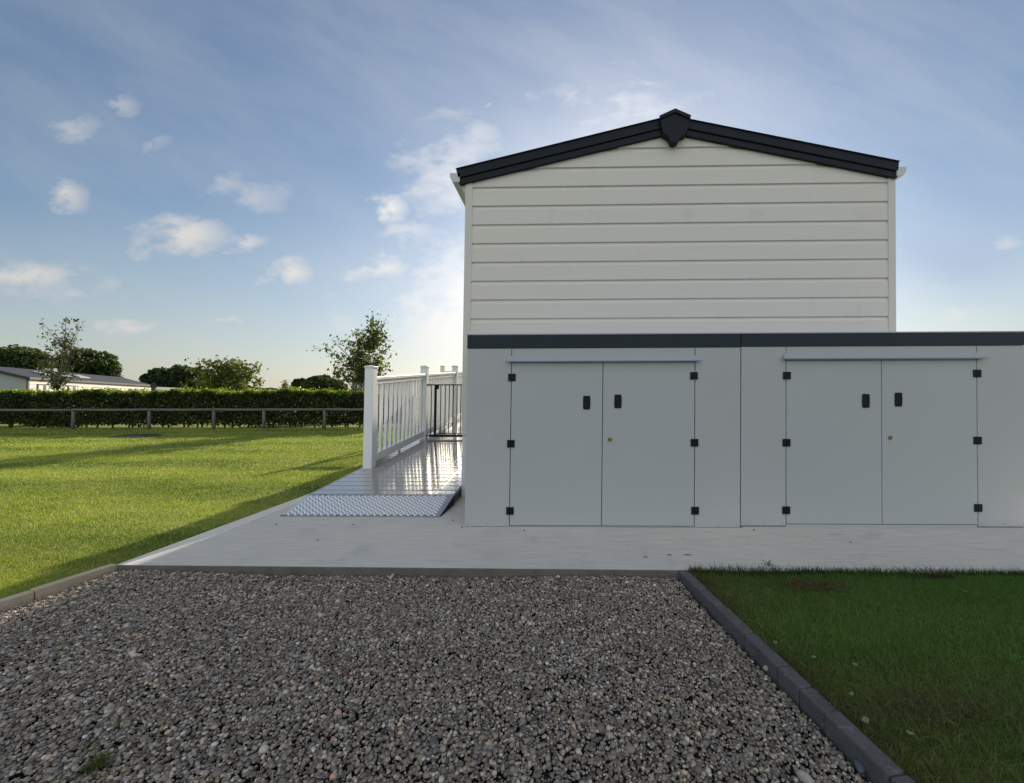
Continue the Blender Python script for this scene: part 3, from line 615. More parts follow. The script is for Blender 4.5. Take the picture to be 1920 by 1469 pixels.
# ------------------------------------------------------------------ sheds
YS = G(1130, 989)[1]
def shed(name, q, label, open_side):
    # q: pixel measures on the front plane
    X = lambda px, py=820: S(px, py, YS)[0]
    Zz = lambda py, px=None: S(px if px else (q['x0']+q['x1'])/2, py, YS)[1]
    x0, x1 = X(q['x0']), X(q['x1']); dl, dm, dr = X(q['dl']), X(q['dm']), X(q['dr'])
    zt = Zz(q['top']); zf = Zz(q['band']); zc = Zz(q['strip']); zd = Zz(q['dbot']); zb = Zz(q['bot'])
    g = thing(name, ((x0+x1)/2, YS, 0), label, 'shed', 'grey storage sheds along the lodge')
    yb = YS + .86; e = .0015
    b = MB(); b.box(x0+e, x0+.02, YS+.021, yb, .004, zf); b.box(x1-.02, x1-e, YS+.021, yb, .004, zf); b.box(x0+.02, x1-.02, yb-.02, yb, .004, zf); b.mk('body', MAT['shed'], g)
    b = MB(); b.box(x0+.021, x1-.021, YS+.03, yb-.021, .006, .03); b.box(x0+.021, x1-.021, YS+.030, YS+.04, .031, zf-.002); b.mk('gap_shade_sheet', MAT['gap'], g)  # near-black sheet that paints the shade seen through the door gaps
    for a, c in ((x0+e, dl-.003), (dr+.004, x1-e)):
        b = MB(); b.box(a, c, YS, YS+.02, max(zb, .003), zf-.002); pn = b.mk('front_panel', MAT['shed'], g, bevel=.0015)
        for f in (.07, .52, .93):
            sx = a + (c-a)*f; b = MB(); b.tube([(sx, YS+.0001, zb+.022), (sx, YS-.002, zb+.022)], .0028, 8); b.mk('screw', MAT['black'], pn)
    b = MB(); b.box(dl+.0015, dr-.0015, YS+.0008, YS+.02, zc-.012, zf-.002); b.mk('header_panel', MAT['shed'], g, bevel=.001)
    b = MB(); b.box(dl+.002, dr-.002, YS+.003, YS+.028, .003, zd-.005); b.mk('threshold', MAT['shed'], g)
    # dark band and roof
    b = MB(); b.box(x0-.001, x1-.003, YS-.006, YS+.02, zf, zt-.006); b.mk('fascia_band', MAT['band'], g, bevel=.002)
    b = MB(); b.add([(x0-.004, YS-.010, zt-.005), (x1-.001, YS-.010, zt-.005), (x1-.001, yb+.01, zt+.03), (x0-.004, yb+.01, zt+.03)], [(0,1,2,3)])
    V = b.V + [(v[0], v[1], v[2]+.009) for v in b.V]; Fc = [(3,2,1,0), (4,5,6,7), (0,1,5,4), (1,2,6,5), (2,3,7,6), (3,0,4,7)]
    mk('roof', V, Fc, MAT['alu'], g)
    # rain strip: a small sloping canopy over the doors
    a, c = X(q['s0'], 670), X(q['s1'], 670); z1, z2 = Zz(q['st'], 1130 if q['x0'] < 1000 else 1650), Zz(q['sb'], 1130 if q['x0'] < 1000 else 1650)
    b = MB(); V = [(a+.025, YS-.0005, z1), (c-.025, YS-.0005, z1), (c, YS-.036, z2+.006), (a, YS-.036, z2+.006), (a+.004, YS-.034, z2), (c-.004, YS-.034, z2), (c-.02, YS-.0005, z2+.006), (a+.02, YS-.0005, z2+.006)]
    b.add(V, [(3,2,1,0), (3,4,5,2)[::-1], (4,7,6,5), (0,7,4,3), (2,5,6,1), (0,1,6,7)]); b.mk('rain_strip', MAT['alu'], g, bevel=.001)
    # doors
    for k, (a, c) in enumerate(((dl+.0025, dm-.0025), (dm+.0025, dr-.002))):
        b = MB(); b.box(a, c, YS-.001, YS+.022, zd, zc-.014); dz = b.mk('door', MAT['shedd'], g, bevel=.002)
        hx, hy = q['h'][k]; cx, cz = S(hx, hy, YS); hw, hh = .0275, .054
        P = [(-hw+.006,-hh),(hw-.006,-hh),(hw,-hh+.006),(hw+.002,0),(hw,hh-.006),(hw-.006,hh),(-hw+.006,hh),(-hw,hh-.006),(-hw-.002,0),(-hw,-hh+.006)]
        b = MB(); b.prism_y([(cx+p[0], cz+p[1]) for p in P], YS-.006, YS-.0012)
        b.add([(cx+p[0]*.72, YS-.0095, cz+p[1]*.84) for p in P[:5]] + [(cx+p[0]*.25, YS-.007, cz+p[1]*.84) for p in (P[5], P[0])], [tuple(range(7))]); b.mk('handle', MAT['black'], dz, bevel=.0015)
        if k == 1:
            lx, lz = S(*q['lock'], YS); b = MB(); b.tube([(lx, YS-.0012, lz), (lx, YS-.006, lz)], .0165, 20); lk = b.mk('lock', MAT['brass'], dz, bevel=.001)
            b = MB(); b.box(lx-.010, lx-.001, YS-.0075, YS-.0062, lz-.002, lz+.002); b.mk('keyhole', MAT['black'], lk)
        for (px, py) in q['hin'][k]:
            ax, az = S(px, py, YS); r = .0295
            b = MB(); b.box(ax-r, ax-.003, YS-.007, YS-.0012, az-r, az+r); b.box(ax+.003, ax+r, YS-.007, YS-.0012, az-r, az+r)
            b.tube([(ax, YS-.006, az-r), (ax, YS-.006, az+r)], .0045, 8)
            for sx_ in (-.018, .018):
                for sz_ in (-.018, .018): b.tube([(ax+sx_, YS-.0071, az+sz_), (ax+sx_, YS-.0088, az+sz_)], .0042, 8)
            b.mk('hinge', MAT['black'], dz, bevel=.001)
    return g
shed('storage_shed', dict(x0=873.5, x1=1388.3, dl=957.3, dm=1129.3, dr=1302.3, top=626.6, band=652.5, strip=676.5, dbot=986.0, bot=989.3, s0=950, s1=1314, st=667.5, sb=679,
     h=((1100,755.3),(1158.6,753)), lock=(1143.6,824.5), hin=(((960,708.2),(958,832.3),(956.4,958.2)), ((1301,705),(1302,830.4),(1303,957.8)))),
     'grey double door storage shed against the lodge corner, left of the two', 0)
shed('storage_shed', dict(x0=1389.3, x1=1924, dl=1474, dm=1653.3, dr=1832.2, top=623.7, band=649, strip=673, dbot=983.2, bot=987.0, s0=1465, s1=1845.5, st=662.5, sb=674,
     h=((1623,752),(1684,749.5)), lock=(1669,821), hin=(((1475,704.6),(1474.3,830.4),(1473.8,956.8)), ((1831.4,700.7),(1832.2,826.2),(1833.4,952.6)))),
     'grey double door storage shed half past the lodge, at the right picture edge', 1)
xa, xb = S(1392, 990, YS)[0], S(1925, 990, YS)[0]
b = MB(); b.hexa([(xa, YS-.006, .0005), (xb, YS-.014, .0005), (xb, YS+.03, .0005), (xa, YS+.03, .0005)], [(xa, YS-.006, .0105), (xb, YS-.014, .012), (xb, YS+.03, .012), (xa, YS+.03, .0105)])
tag(b.mk('packing_strip', MAT['shed'], org=(xa, YS, 0)), 'thin grey packing strip levelling the right shed on the pavement', 'strip')

# ------------------------------------------------------------------ ramp, railing, gate
XE = -2.415                                   # outer ramp edge
gA = G(525, 969); gB = G(825, 969)
XE = gA[0]; XI = XL - .012
Y0 = gA[1]; SLOPE = .086
d = ray(583, 928)
Y1 = XE / ((d.x) / d.y)                       # end of the metal plate
z1 = S(583, 928, Y1)[1]
def rz(y): return z1 + SLOPE*(y - Y1)
print('ramp', XE, XI, Y0, Y1, z1)
YL = 10.6                                     # landing
Rm_ = thing('access_ramp', (XE, Y0, 0), 'pale grey boarded access ramp climbing along the lodge side', 'ramp')
b = MB(); y = Y1 + .004; bw = .146
while y < YL - .01:
    y2 = min(y + bw - .013, YL)
    V = [(XE, y, rz(y)), (XI, y, rz(y)), (XI, y2, rz(y2)), (XE, y2, rz(y2))]; b.hexa([(v[0], v[1], v[2]-.03) for v in V], V); y += bw
b.mk('decking', MAT['deck'], Rm_, bevel=.006)
b = MB(); b.hexa([(XE-.85, YL, rz(YL)-.03), (XI, YL, rz(YL)-.03), (XI, 15, rz(YL)-.03), (XE-.85, 15, rz(YL)-.03)], [(XE-.85, YL, rz(YL)), (XI, YL, rz(YL)), (XI, 15, rz(YL)), (XE-.85, 15, rz(YL))]); b.mk('landing', MAT['deck'], Rm_)
for x0, x1 in ((XE+.001, XE+.03), (XI-.03, XI-.001)):
    b = MB(); V = [(x0, Y1+.006, rz(Y1)-.032), (x1, Y1+.006, rz(Y1)-.032), (x1, YL, rz(YL)-.032), (x0, YL, rz(YL)-.032)]
    b.hexa([(v[0], v[1], .002 if x0 < -2 else max(.002, v[2]-.14)) for v in V], V); b.mk('side_board', MAT['pvc'] if x0 < -2 else MAT['dtrim'], Rm_)
b = MB(); b.box(XE+.031, XI-.031, Y1+.05, Y1+.09, .002, rz(Y1)-.034); b.mk('cross_bearer', MAT['gap'], Rm_)
b = MB(); b.hexa([(XE-.004, Y1+.001, rz(Y1)-.03), (XE-.0005, Y1+.001, rz(Y1)-.03), (XE-.0005, YL, rz(YL)-.03), (XE-.004, YL, rz(YL)-.03)], [(XE-.004, Y1+.001, rz(Y1)+.004), (XE-.0005, Y1+.001, rz(Y1)+.004), (XE-.0005, YL, rz(YL)+.004), (XE-.004, YL, rz(YL)+.004)]); b.mk('edge_trim', MAT['pvc'], Rm_)
# tread plate
def pz(y): return .004 + (z1 + .003 - .004)*(y - Y0)/(Y1 - Y0)
XP = gB[0]
b = MB(); V = [(XE, Y0, pz(Y0)), (XP, Y0, pz(Y0)), (XI+.01, Y1+.01, pz(Y1+.01)), (XE, Y1+.01, pz(Y1+.01))]; b.hexa([(v[0], v[1], v[2]-.0035) for v in V], V)
px_ = .058; nr = 9; py_ = (Y1-Y0)/nr
for j in range(nr*2):
    for i in range(60):
        cx = XE + .02 + i*px_ + (px_/2 if j % 2 else 0); cy = Y0 + (j+.5)*py_/2
        if cx > XP - .03: continue
        a = R(48) if j % 2 == 0 else R(-48); L_, W_ = .034, .0082
        pts = [(-L_,0), (-L_*.5,-W_), (L_*.5,-W_), (L_,0), (L_*.5,W_), (-L_*.5,W_)]; T = []
        for s_, hgt in ((1, 0), (.72, .0014)):
            for u, v in pts:
                u, v = u*s_, v*s_; x = cx + u*math.cos(a) - v*math.sin(a); y = cy + u*math.sin(a) + v*math.cos(a); T.append((x, y, pz(y) + hgt))
        if min(t[1] for t in T) < Y0 or max(t[1] for t in T) > Y1: continue
        b.add(T, [(6,7,8,9,10,11)] + [(k, (k+1)%6, (k+1)%6+6, k+6) for k in range(6)])
pl = b.mk('tread_plate', MAT['plate'], Rm_); pl.data.materials.append(MAT['bars'])
for i, p in enumerate(pl.data.polygons):
    if i > 5: p.material_index = 1
for px, py in ((526,968),(630,968),(723,968),(800,968),(586,930),(614,929),(680,929),(757,929),(823,929)):
    x, y = G(px, py, .0); yy = Y0+.012 if py > 950 else Y1-.012
    x = XE + (px-525)/(825-525)*(XP-XE) if py > 950 else XE + (px-583)/(854-583)*(XI-XE)
    b = MB(); b.tube([(x, yy, pz(yy)), (x, yy, pz(yy)+.004)], .0065, 8); b.mk('bolt', MAT['black'], pl)
b = MB(); b.hexa([(XP+.002, Y0+.01, .001), (XP+.006, Y0+.01, .001), (XI+.012, Y1, .001), (XI+.008, Y1, .001)], [(XP+.002, Y0+.01, pz(Y0+.01)-.004), (XP+.006, Y0+.01, pz(Y0+.01)-.004), (XI+.012, Y1, pz(Y1)-.004), (XI+.008, Y1, pz(Y1)-.004)]); b.mk('plate_gap_shade', MAT['gap'], Rm_)  # dark strip closing the gap under the plate side, its shade painted on

PW = .108
def ylat(px):                                 # depth of the post whose left face is at this photo column
    d = ray(px, 760); return (XE+.012) / (d.x/d.y)
YP = [ylat(682.5), ylat(787.2), ylat(846.4)]
YP.append(YP[2] + 1.9)
print('posts', YP)
rl = thing('railing', (XE, YP[0], 0), 'white plastic railing with square posts along the outer ramp edge', 'railing')
xp0 = XE + .012; xr = xp0 + PW/2
def post_mesh(parent, x, y, z, hgt, first=[None]):
    if first[0] is None:
        b = MB(); b.box(x, x+PW, y, y+PW, z-.02, z+hgt-.035); p = b.mk('post', MAT['pvc'], parent, org=(x, y, z), bevel=.004)
        b = MB(); c = PW/2; e = .007
        b.box(x-e, x+PW+e, y-e, y+PW+e, z+hgt-.034, z+hgt-.016)
        b.add([(x-e, y-e, z+hgt-.016), (x+PW+e, y-e, z+hgt-.016), (x+PW+e, y+PW+e, z+hgt-.016), (x-e, y+PW+e, z+hgt-.016), (x+c, y+c, z+hgt+.002)], [(0,1,4), (1,2,4), (2,3,4), (3,0,4)])
        mk('post_cap', b.V, b.F, MAT['pvc'], p, bevel=.002); first[0] = p; return p
    return dup(first[0], parent, (x, y, z))
PH = (S(684, 684.5, YP[0])[1]) - rz(YP[0])
for y in YP: post_mesh(rl, xp0, y, rz(y), PH)
def rail_run(parent, ya, yb, n):
    za, zb = rz(ya), rz(yb)
    for nm, x0, x1, h0, h1 in (('handrail', xr-.047, xr+.047, 1.062, 1.106), ('top_rail', xr-.028, xr+.028, 1.006, 1.0605), ('bottom_rail', xr-.026, xr+.026, .045, .142)):
        b = MB(); b.hexa([(x0, ya, za+h0), (x1, ya, za+h0), (x1, yb, zb+h0), (x0, yb, zb+h0)], [(x0, ya, za+h1), (x1, ya, za+h1), (x1, yb, zb+h1), (x0, yb, zb+h1)]); b.mk(nm, MAT['pvc'], parent, bevel=.006)
    a = .019
    for i in range(n):
        y = ya + (yb-ya)*(i+.62)/(n+.24); z = rz(y); b = MB(); b.box(xr-a, xr+a, y-a, y+a, z+.135, z+1.010)
        if not hasattr(rail_run, 'p'): rail_run.p = b.mk('baluster', MAT['pvc'], parent, org=(xr, y, z), bevel=.003)
        else: dup(rail_run.p, parent, (xr, y, z))
rail_run(rl, YP[0]+PW+.001, YP[1]-.001, 12); rail_run(rl, YP[1]+PW+.001, YP[2]-.001, 12); rail_run(rl, YP[2]+PW+.001, YP[3]-.001, 12)
for y in ((YP[0]+YP[1])/2, (YP[1]+YP[2])/2):
    b = MB(); b.tube([(xr, y, rz(y)), (xr, y, rz(y)+.045)], .02, 10); b.mk('rail_foot', MAT['pvc'], rl, smooth=True)
# far landing railing
lr = thing('railing', (XE-.8, YL, 0), 'far white railing around the ramp landing, one post showing above the near handrail', 'railing')
x3 = S(825.5, 690, YL)[0]; zL = rz(YL)
post_mesh(lr, x3, YL, zL, PH)
b = MB(); b.box(x3+PW+.001, xp0-.05, YL+.03, YL+.08, zL+1.0, zL+1.1); b.mk('handrail', MAT['pvc'], lr, bevel=.006)
b = MB(); b.box(x3+PW+.001, xp0-.05, YL+.035, YL+.075, zL+.045, zL+.142); b.mk('bottom_rail', MAT['pvc'], lr)
b = MB(); b.box(x3+.03, x3+.08, YL+PW+.001, 15, zL+1.0, zL+1.1); b.mk('handrail', MAT['pvc'], lr)
i = 0; x = x3 + PW + .1
while x < xp0 - .1:
    b = MB(); b.box(x-.019, x+.019, YL+.036, YL+.074, zL+.1421, zL+.9995); b.mk('baluster', MAT['pvc'], lr); x += .14
# black gate
YG = YP[1] + PW*.62; sg = lambda px, py: S(px, py, YG)
gt = thing('safety_gate', (sg(806, 817)[0], YG, rz(YG)), 'black metal safety gate across the ramp beside the second railing post', 'gate')
xg0 = sg(806, 770)[0]; xg1 = XI - .015; zt = sg(820, 722)[1]; zb = sg(820, 817.5)[1]
b = MB(); b.box(xg0, xg1, YG-.012, YG+.012, zb-.019, zb+.019); b.box(xg0, xg1, YG-.008, YG+.008, zt-.010, zt+.008)
xp = sg(816.2, 770)[0]; b.box(xp-.0185, xp+.0185, YG-.013, YG+.013, zb+.0192, zt-.0102); b.mk('gate_frame', MAT['gate'], gt, bevel=.002)
xd = sg(819.5, 813)[0]; zd = sg(819.5, 813)[1]
b = MB(); b.box(xd, xg1-.03, YG-.020, YG-.0125, zd-.007, zd+.009); b.mk('door_rail', MAT['gate'], gt)
xs = [sg(808.4, 770)[0]] + [sg(p, 770)[0] for p in (826, 834.6, 842, 849.3, 856.6)]
st = xs[-1]-xs[-2]
while xs[-1] + st < xg1 - .03: xs.append(xs[-1] + st)
for i, x in enumerate(xs):
    lo = zb+.0192 if i == 0 else zd+.0092; b = MB(); b.tube([(x, YG-.001, lo), (x, YG-.001, zt-.0103)], .0078, 8); b.mk('gate_bar', MAT['gate'], gt, smooth=True)
lx, lz = sg(820.5, 726.5); b = MB(); b.box(lx-.035, lx+.03, YG-.028, YG-.0135, lz-.035, lz+.03); b.mk('latch', MAT['gate'], gt, bevel=.005)
for zz in (zt, zb):
    b = MB(); b.tube([(xp0+PW+.0005, YG, zz), (xp0+PW+.014, YG, zz)], .018, 10); b.tube([(xp0+PW+.014, YG, zz), (xg0-.012, YG, zz)], .004, 8); b.tube([(xg0-.012, YG, zz), (xg0-.0005, YG, zz)], .018, 10)
    b.mk('wall_fixing', MAT['gate'], gt)

# ------------------------------------------------------------------ foliage helpers
def leaves(P, size, cols, elong=1.6, vert=0.0):
    n = len(P); a = RNG.normal(0, 1, (n, 3)); a /= np.linalg.norm(a, axis=1)[:, None]; c = RNG.normal(0, 1, (n, 3)); c[:, 2] *= (1-vert)
    b = np.cross(a, c); b /= np.linalg.norm(b, axis=1)[:, None] + 1e-9
    s = (size*RNG.uniform(.6, 1.35, n))[:, None] if np.isscalar(size) else (size*RNG.uniform(.6, 1.35, n))[:, None]
    nrm = np.cross(a, b)
    V = np.stack([P - a*s*elong*.5, P + b*s*.5 + nrm*s*.12, P + a*s*elong*.5, P - b*s*.5 + nrm*s*.12], 1)
    Fc = np.arange(n*4).reshape(n, 4); return V.reshape(-1, 3), Fc, np.repeat(cols, 4, 0)
def leafcols(n, dark, light, f=None):
    t = RNG.beta(1.3, 2.2, n) if f is None else np.clip(f + RNG.normal(0, .2, n), 0, 1)
    return (np.array(dark)*(1-t[:, None]) + np.array(light)*t[:, None]) * RNG.uniform(.75, 1.25, (n, 1))
def dense_tree(px, py_top, wpx, Y, label, dark, light, name='broadleaf_tree', base_py=None, nblob=26, nleaf=9000, leaf=.22, squash=1.0, group=None, lean=0, seed=0):
    rg = np.random.default_rng(seed + 100)
    xc, zt = S(px, py_top, Y); wd = wpx/F*Y; zc0 = S(px, base_py if base_py else 728, Y)[1]; zc0 = max(zc0, .8)
    hgt = zt - zc0; x = xc
    g = thing(name, (x, Y, 0), label, 'tree', group)
    b = MB(); b.tube([(x, Y, -.1), (x+.1, Y, zc0*.6+.4), (x-.05, Y, zc0+hgt*.5), (x, Y, zt-hgt*.15)], [wd*.045+.06, wd*.04+.04, wd*.022+.02, .03], 10)
    for k in range(9):
        a = k*2.4; z0 = zc0 + hgt*(.02+.07*k); r = wd*.38*(1-.06*k); b.tube([(x, Y, z0), (x+math.cos(a)*r*.5, Y+math.sin(a)*r*.5, z0+hgt*.12), (x+math.cos(a)*r, Y+math.sin(a)*r, z0+hgt*.24)], [wd*.015+.02, wd*.01+.012, .012], 6)
    b.mk('trunk', MAT['bark'], g, smooth=True)
    Ps, Cs = [], []
    for k in range(nblob):
        th = rg.uniform(0, 2*np.pi); ph_ = rg.uniform(-1, 1); rr = rg.uniform(.35, 1.0)**.6
        cz = zc0 + hgt*(.5 + .42*ph_*rr); prof = math.sqrt(max(.05, 1-(ph_*rr)**2*.9))
        cx = x + math.cos(th)*wd*.36*rr*prof + lean*(cz-zc0); cy = Y + math.sin(th)*wd*.36*rr*prof
        br = min(wd, hgt*1.6)*rg.uniform(.11, .20); m = nleaf//nblob
        d = rg.normal(0, 1, (m, 3)); d /= np.linalg.norm(d, axis=1)[:, None]; rad = br*rg.uniform(.45, 1.12, m)**.5
        p = np.stack([cx + d[:,0]*rad*1.2, cy + d[:,1]*rad*1.2, cz + d[:,2]*rad*.78*squash], 1); Ps.append(p)
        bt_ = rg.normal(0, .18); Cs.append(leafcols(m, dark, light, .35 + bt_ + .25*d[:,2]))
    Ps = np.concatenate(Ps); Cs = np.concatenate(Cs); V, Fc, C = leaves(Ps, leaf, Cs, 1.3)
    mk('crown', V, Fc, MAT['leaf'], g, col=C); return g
DK, LT = (.020,.038,.012), (.085,.12,.030)
dense_tree(38, 651, 92, 46, 'dark rounded tree behind the near end of the caravan roof, at the left picture edge', DK, LT, base_py=712, nblob=40, nleaf=16000, leaf=.26, seed=1)
dense_tree(168, 660, 88, 44, 'dark spreading tree behind the caravan roof and the young maple', DK, LT, base_py=720, nblob=36, nleaf=15000, leaf=.26, seed=2)
dense_tree(322, 686, 86, 52, 'broad dark green tree right of the caravan end', DK, (.05,.075,.02), base_py=745, nblob=34, nleaf=12000, leaf=.3, seed=3)
dense_tree(382, 687, 40, 50, 'narrow blackish tree between the broad dark tree and the light bush', (.012,.02,.009), (.03,.042,.016), name='conifer', base_py=745, nblob=22, nleaf=8000, leaf=.26, seed=4)
dense_tree(562, 711, 30, 70, 'small dark far tree left of the rounded green tree', DK, (.05,.065,.03), base_py=740, nblob=16, nleaf=3500, leaf=.4, seed=6)
dense_tree(600, 698, 62, 36, 'rounded green tree behind the right part of the hedge', (.028,.045,.012), (.085,.115,.03), base_py=745, nblob=26, nleaf=7000, leaf=.2, seed=7)
dense_tree(633, 711, 34, 34, 'low feathery tree right of the rounded green tree', (.035,.05,.014), (.09,.12,.03), base_py=742, nblob=14, nleaf=1700, leaf=.17, seed=8)
# trees with visible branches
def branchy(name, trunk, tips, Y, label, bark, dark, light, nl, leaf, spread, depth, trad=.05, cat='tree', seed=0, sub=4, group=None, low=None, steep=.55):
    rg = np.random.default_rng(seed); tr = [S(a, c, Y) for a, c in trunk]; x0, _ = tr[0]
    g = thing(name, (x0, Y, 0), label, cat, group); b = MB()
    T = [Vector((x0, Y, -.05))] + [Vector((p[0], Y + rg.normal(0, depth*.1), p[1])) for p in tr]
    n = len(T); b.tube(T, [trad*(1-.85*i/(n-1)) for i in range(n)], 8)
    Ps = []; F_ = []
    for (a, c) in tips:
        tx, tz = S(a, c, Y); tip = Vector((tx, Y + rg.uniform(-1, 1)*depth, tz))
        best = min(range(1, n), key=lambda i: abs(T[i].z - (tip.z - steep*(Vector((tip.x, tip.y)) - Vector((T[i].x, T[i].y))).length)))
        s = T[best]; mid = s.lerp(tip, .5) + Vector((0, 0, -.06*(tip-s).length)) + Vector(rg.normal(0, .02, 3)); b.tube([s, mid, tip], [trad*.3, trad*.2, trad*.06], 6)
        segs = [(s, mid), (mid, tip)]
        for k in range(sub):
            f = rg.uniform(.25, 1); p = s.lerp(mid, f*2) if f < .5 else mid.lerp(tip, f*2-1); L_ = (tip-s).length*.28 + .1
            e = p + Vector(rg.normal(0, 1, 3)).normalized()*L_*rg.uniform(.4, 1) + Vector((0, 0, .04)); b.tube([p, e], [trad*.09, trad*.04], 4); segs.append((p, e))
        for k in range(nl):
            f = rg.uniform(.12, 1); sgm = segs[rg.integers(0, len(segs))]; p = sgm[0].lerp(sgm[1], f); Ps.append(np.array(p) + rg.normal(0, spread, 3)); F_.append(rg.uniform(0, 1)*.6)
    b.mk('trunk', bark, g, smooth=True)
    Ps = np.array(Ps); F_ = np.array(F_)
    if low:
        zl_ = S(trunk[0][0], low, Y)[1]; kk = (Ps[:, 2] > zl_) | (RNG.random(len(Ps)) < .08); Ps, F_ = Ps[kk], F_[kk]
    V, Fc, C = leaves(Ps, leaf, leafcols(len(Ps), dark, light, F_), 1.4); mk('crown', V, Fc, MAT['leaf'], g, col=C); return g
ytips = [(98,603),(100,622),(106,640),(148,597),(163,599),(155,604),(140,620),(132,635),(165,641),(158,650),(150,662),(92,638),(88,650),(85,659),(82,668),(90,675),(80,678),(84,690),(96,700),(105,710),(128,650),(120,660),(138,672),(146,684),(135,695),(125,705),(118,640),(108,668),(150,645),(128,690),(98,712),(88,700)]
branchy('young_maple', [(110,731),(111,712),(112,695),(115,675),(119,655),(124,636),(134,618)], ytips, 17.0, 'sparse young tree with open forked crown in front of the caravan wall', MAT['bark'], (.03,.045,.014), (.13,.15,.032), 42, .070, .06, .45, .05, seed=5, sub=6, steep=1.7)
btips = []
rg_ = random.Random(3)
poly = [(713,598),(690,612),(672,622),(655,618),(640,640),(622,652),(630,666),(621,682),(636,696),(640,710),(662,718),(680,722),(697,716),(706,702),(718,690),(734,684),(725,670),(735,655),(722,648),(724,632),(715,618)]
for (a, c) in poly: btips.append((a, c))
px_ = np.array([p[0] for p in poly]); 
while len(btips) < 84:
    a, c = rg_.uniform(620, 736), rg_.uniform(600, 722)
    if (a < 686 or rg_.random() < .45) and inside(poly, np.array([a]), np.array([c]))[0]: btips.append((a, c))
branchy('birch_tree', [(684,746),(682,728),(684,712),(687,695),(690,675),(694,655),(700,635),(708,615)], btips, 15.0, 'young birch with airy leafy crown rising behind the first railing post', MAT['birch'], (.030,.045,.010), (.22,.26,.035), 48, .084, .11, .75, .05, seed=9, sub=4, low=716, steep=1.0)
ltips = [(390,700),(398,690),(408,684),(420,681),(432,686),(442,690),(452,684),(462,681),(468,690),(474,701),(470,712),(460,702),(450,710),(436,700),(425,695),(412,700),(402,708),(392,716),(415,712),(430,715),(445,720),(458,722),(472,722),(400,722),(388,724),(405,695),(440,705),(466,714),(422,708),(395,711)]
branchy('bushy_tree', [(430,745),(430,728),(431,716),(433,705),(436,697)], ltips, 24.0, 'light green loose bushy tree behind the hedge, right of the blackish tree', MAT['bark'], (.06,.08,.018), (.22,.25,.05), 170, .13, .18, 1.2, .06, seed=12, sub=6, steep=.8)
branchy('sapling', [(533,742),(533,730),(533,722)], [(528,722),(533,716),(540,722),(543,727),(526,728),(536,724)], 26.0, 'thin wispy sapling poking above the hedge between two far roofs', MAT['bark'], (.04,.05,.02), (.10,.12,.04), 26, .09, .08, .3, .02, seed=14)

# ------------------------------------------------------------------ hedge and rail fence
hY = G(300, 803.5)[1] + .55; hxr = S(770, 760, hY)[0]; hxl = -27.0
print('hedge', hY, hxl, hxr)
hg = thing('hedge', ((hxl+hxr)/2, hY, 0), 'long clipped green hedge behind the low rail fence', 'hedge')
for i in range(62):
    x = hxl + (hxr-hxl)*(i+random.uniform(.2, .8))/62; b = MB(); y = hY + random.uniform(-.15, .2)
    b.tube([(x, y, -.02), (x+random.uniform(-.06,.06), y, .25), (x+random.uniform(-.15,.15), y+random.uniform(-.1,.1), .75)], [.030, .024, .012], 6)
    if random.random() < .7: b.tube([(x, y, .12), (x+random.uniform(-.25,.25), y-.1, .5)], [.014, .008], 5)
    b.mk('stem', MAT['bark'], hg, smooth=True)
def htop(x): return S(300, 735.5, hY)[1] + .035*np.sin(x*1.7) + .03*np.sin(x*4.3+1) + .03*np.sin(x*9.1) + .02*np.sin(x*23) - .20*np.clip((x + 7.8)*.8, 0, 1)
n = 150000; x = RNG.uniform(hxl, hxr, n); side = RNG.random(n)
top = htop(x); dep = .42 + .05*np.sin(x*2.3) + .04*np.sin(x*6.1)
zb_ = .07 + .07*fbm(x, x*0, 2.2, 5) + RNG.exponential(.05, n)
z = zb_ + (top-zb_)*RNG.random(n)**.9; y = hY + np.where(side < .55, -dep, dep)*(1 - RNG.exponential(.14, n)); y = np.clip(y, hY-.6, hY+.6)
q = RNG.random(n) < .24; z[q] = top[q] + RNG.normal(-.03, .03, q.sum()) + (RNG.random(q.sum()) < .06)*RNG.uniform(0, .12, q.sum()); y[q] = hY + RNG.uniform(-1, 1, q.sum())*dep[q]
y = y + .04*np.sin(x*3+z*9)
f = np.where(q, .72, .08) + np.clip((z-top+.12)*2.6, 0, .5)  # sunlit top and shaded sides are put into the leaf colours
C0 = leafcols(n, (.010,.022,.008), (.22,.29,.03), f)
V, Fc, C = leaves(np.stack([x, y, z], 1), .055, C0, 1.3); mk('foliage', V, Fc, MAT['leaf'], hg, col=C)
fY = G(400, 805)[1]; fx = [S(p, 790, fY)[0] for p in (-210, -35, 137, 279.5, 400.5, 494.5, 608, 712)]
fc = thing('rail_fence', (fx[3], fY, 0), 'low weathered wooden rail fence in front of the hedge', 'fence')
zr_ = S(400, 768.6, fY)[1]
for i, x in enumerate(fx):
    b = MB(); r = .052; b.tube([(x, fY, -.1), (x+.005, fY, zr_*.5), (x, fY, zr_-.035)], [r, r*.95, r*.9], 10); b.mk('fence_post', MAT['wood'], fc, smooth=True)
for i in range(len(fx)-1):
    b = MB(); dz = random.uniform(-.006, .006); b.tube([(fx[i]+.01, fY, zr_+dz), ((fx[i]+fx[i+1])/2, fY, zr_-.008), (fx[i+1]-.01, fY, zr_+random.uniform(-.006,.006))], .044, 10); b.mk('fence_rail', MAT['wood'], fc, smooth=True)

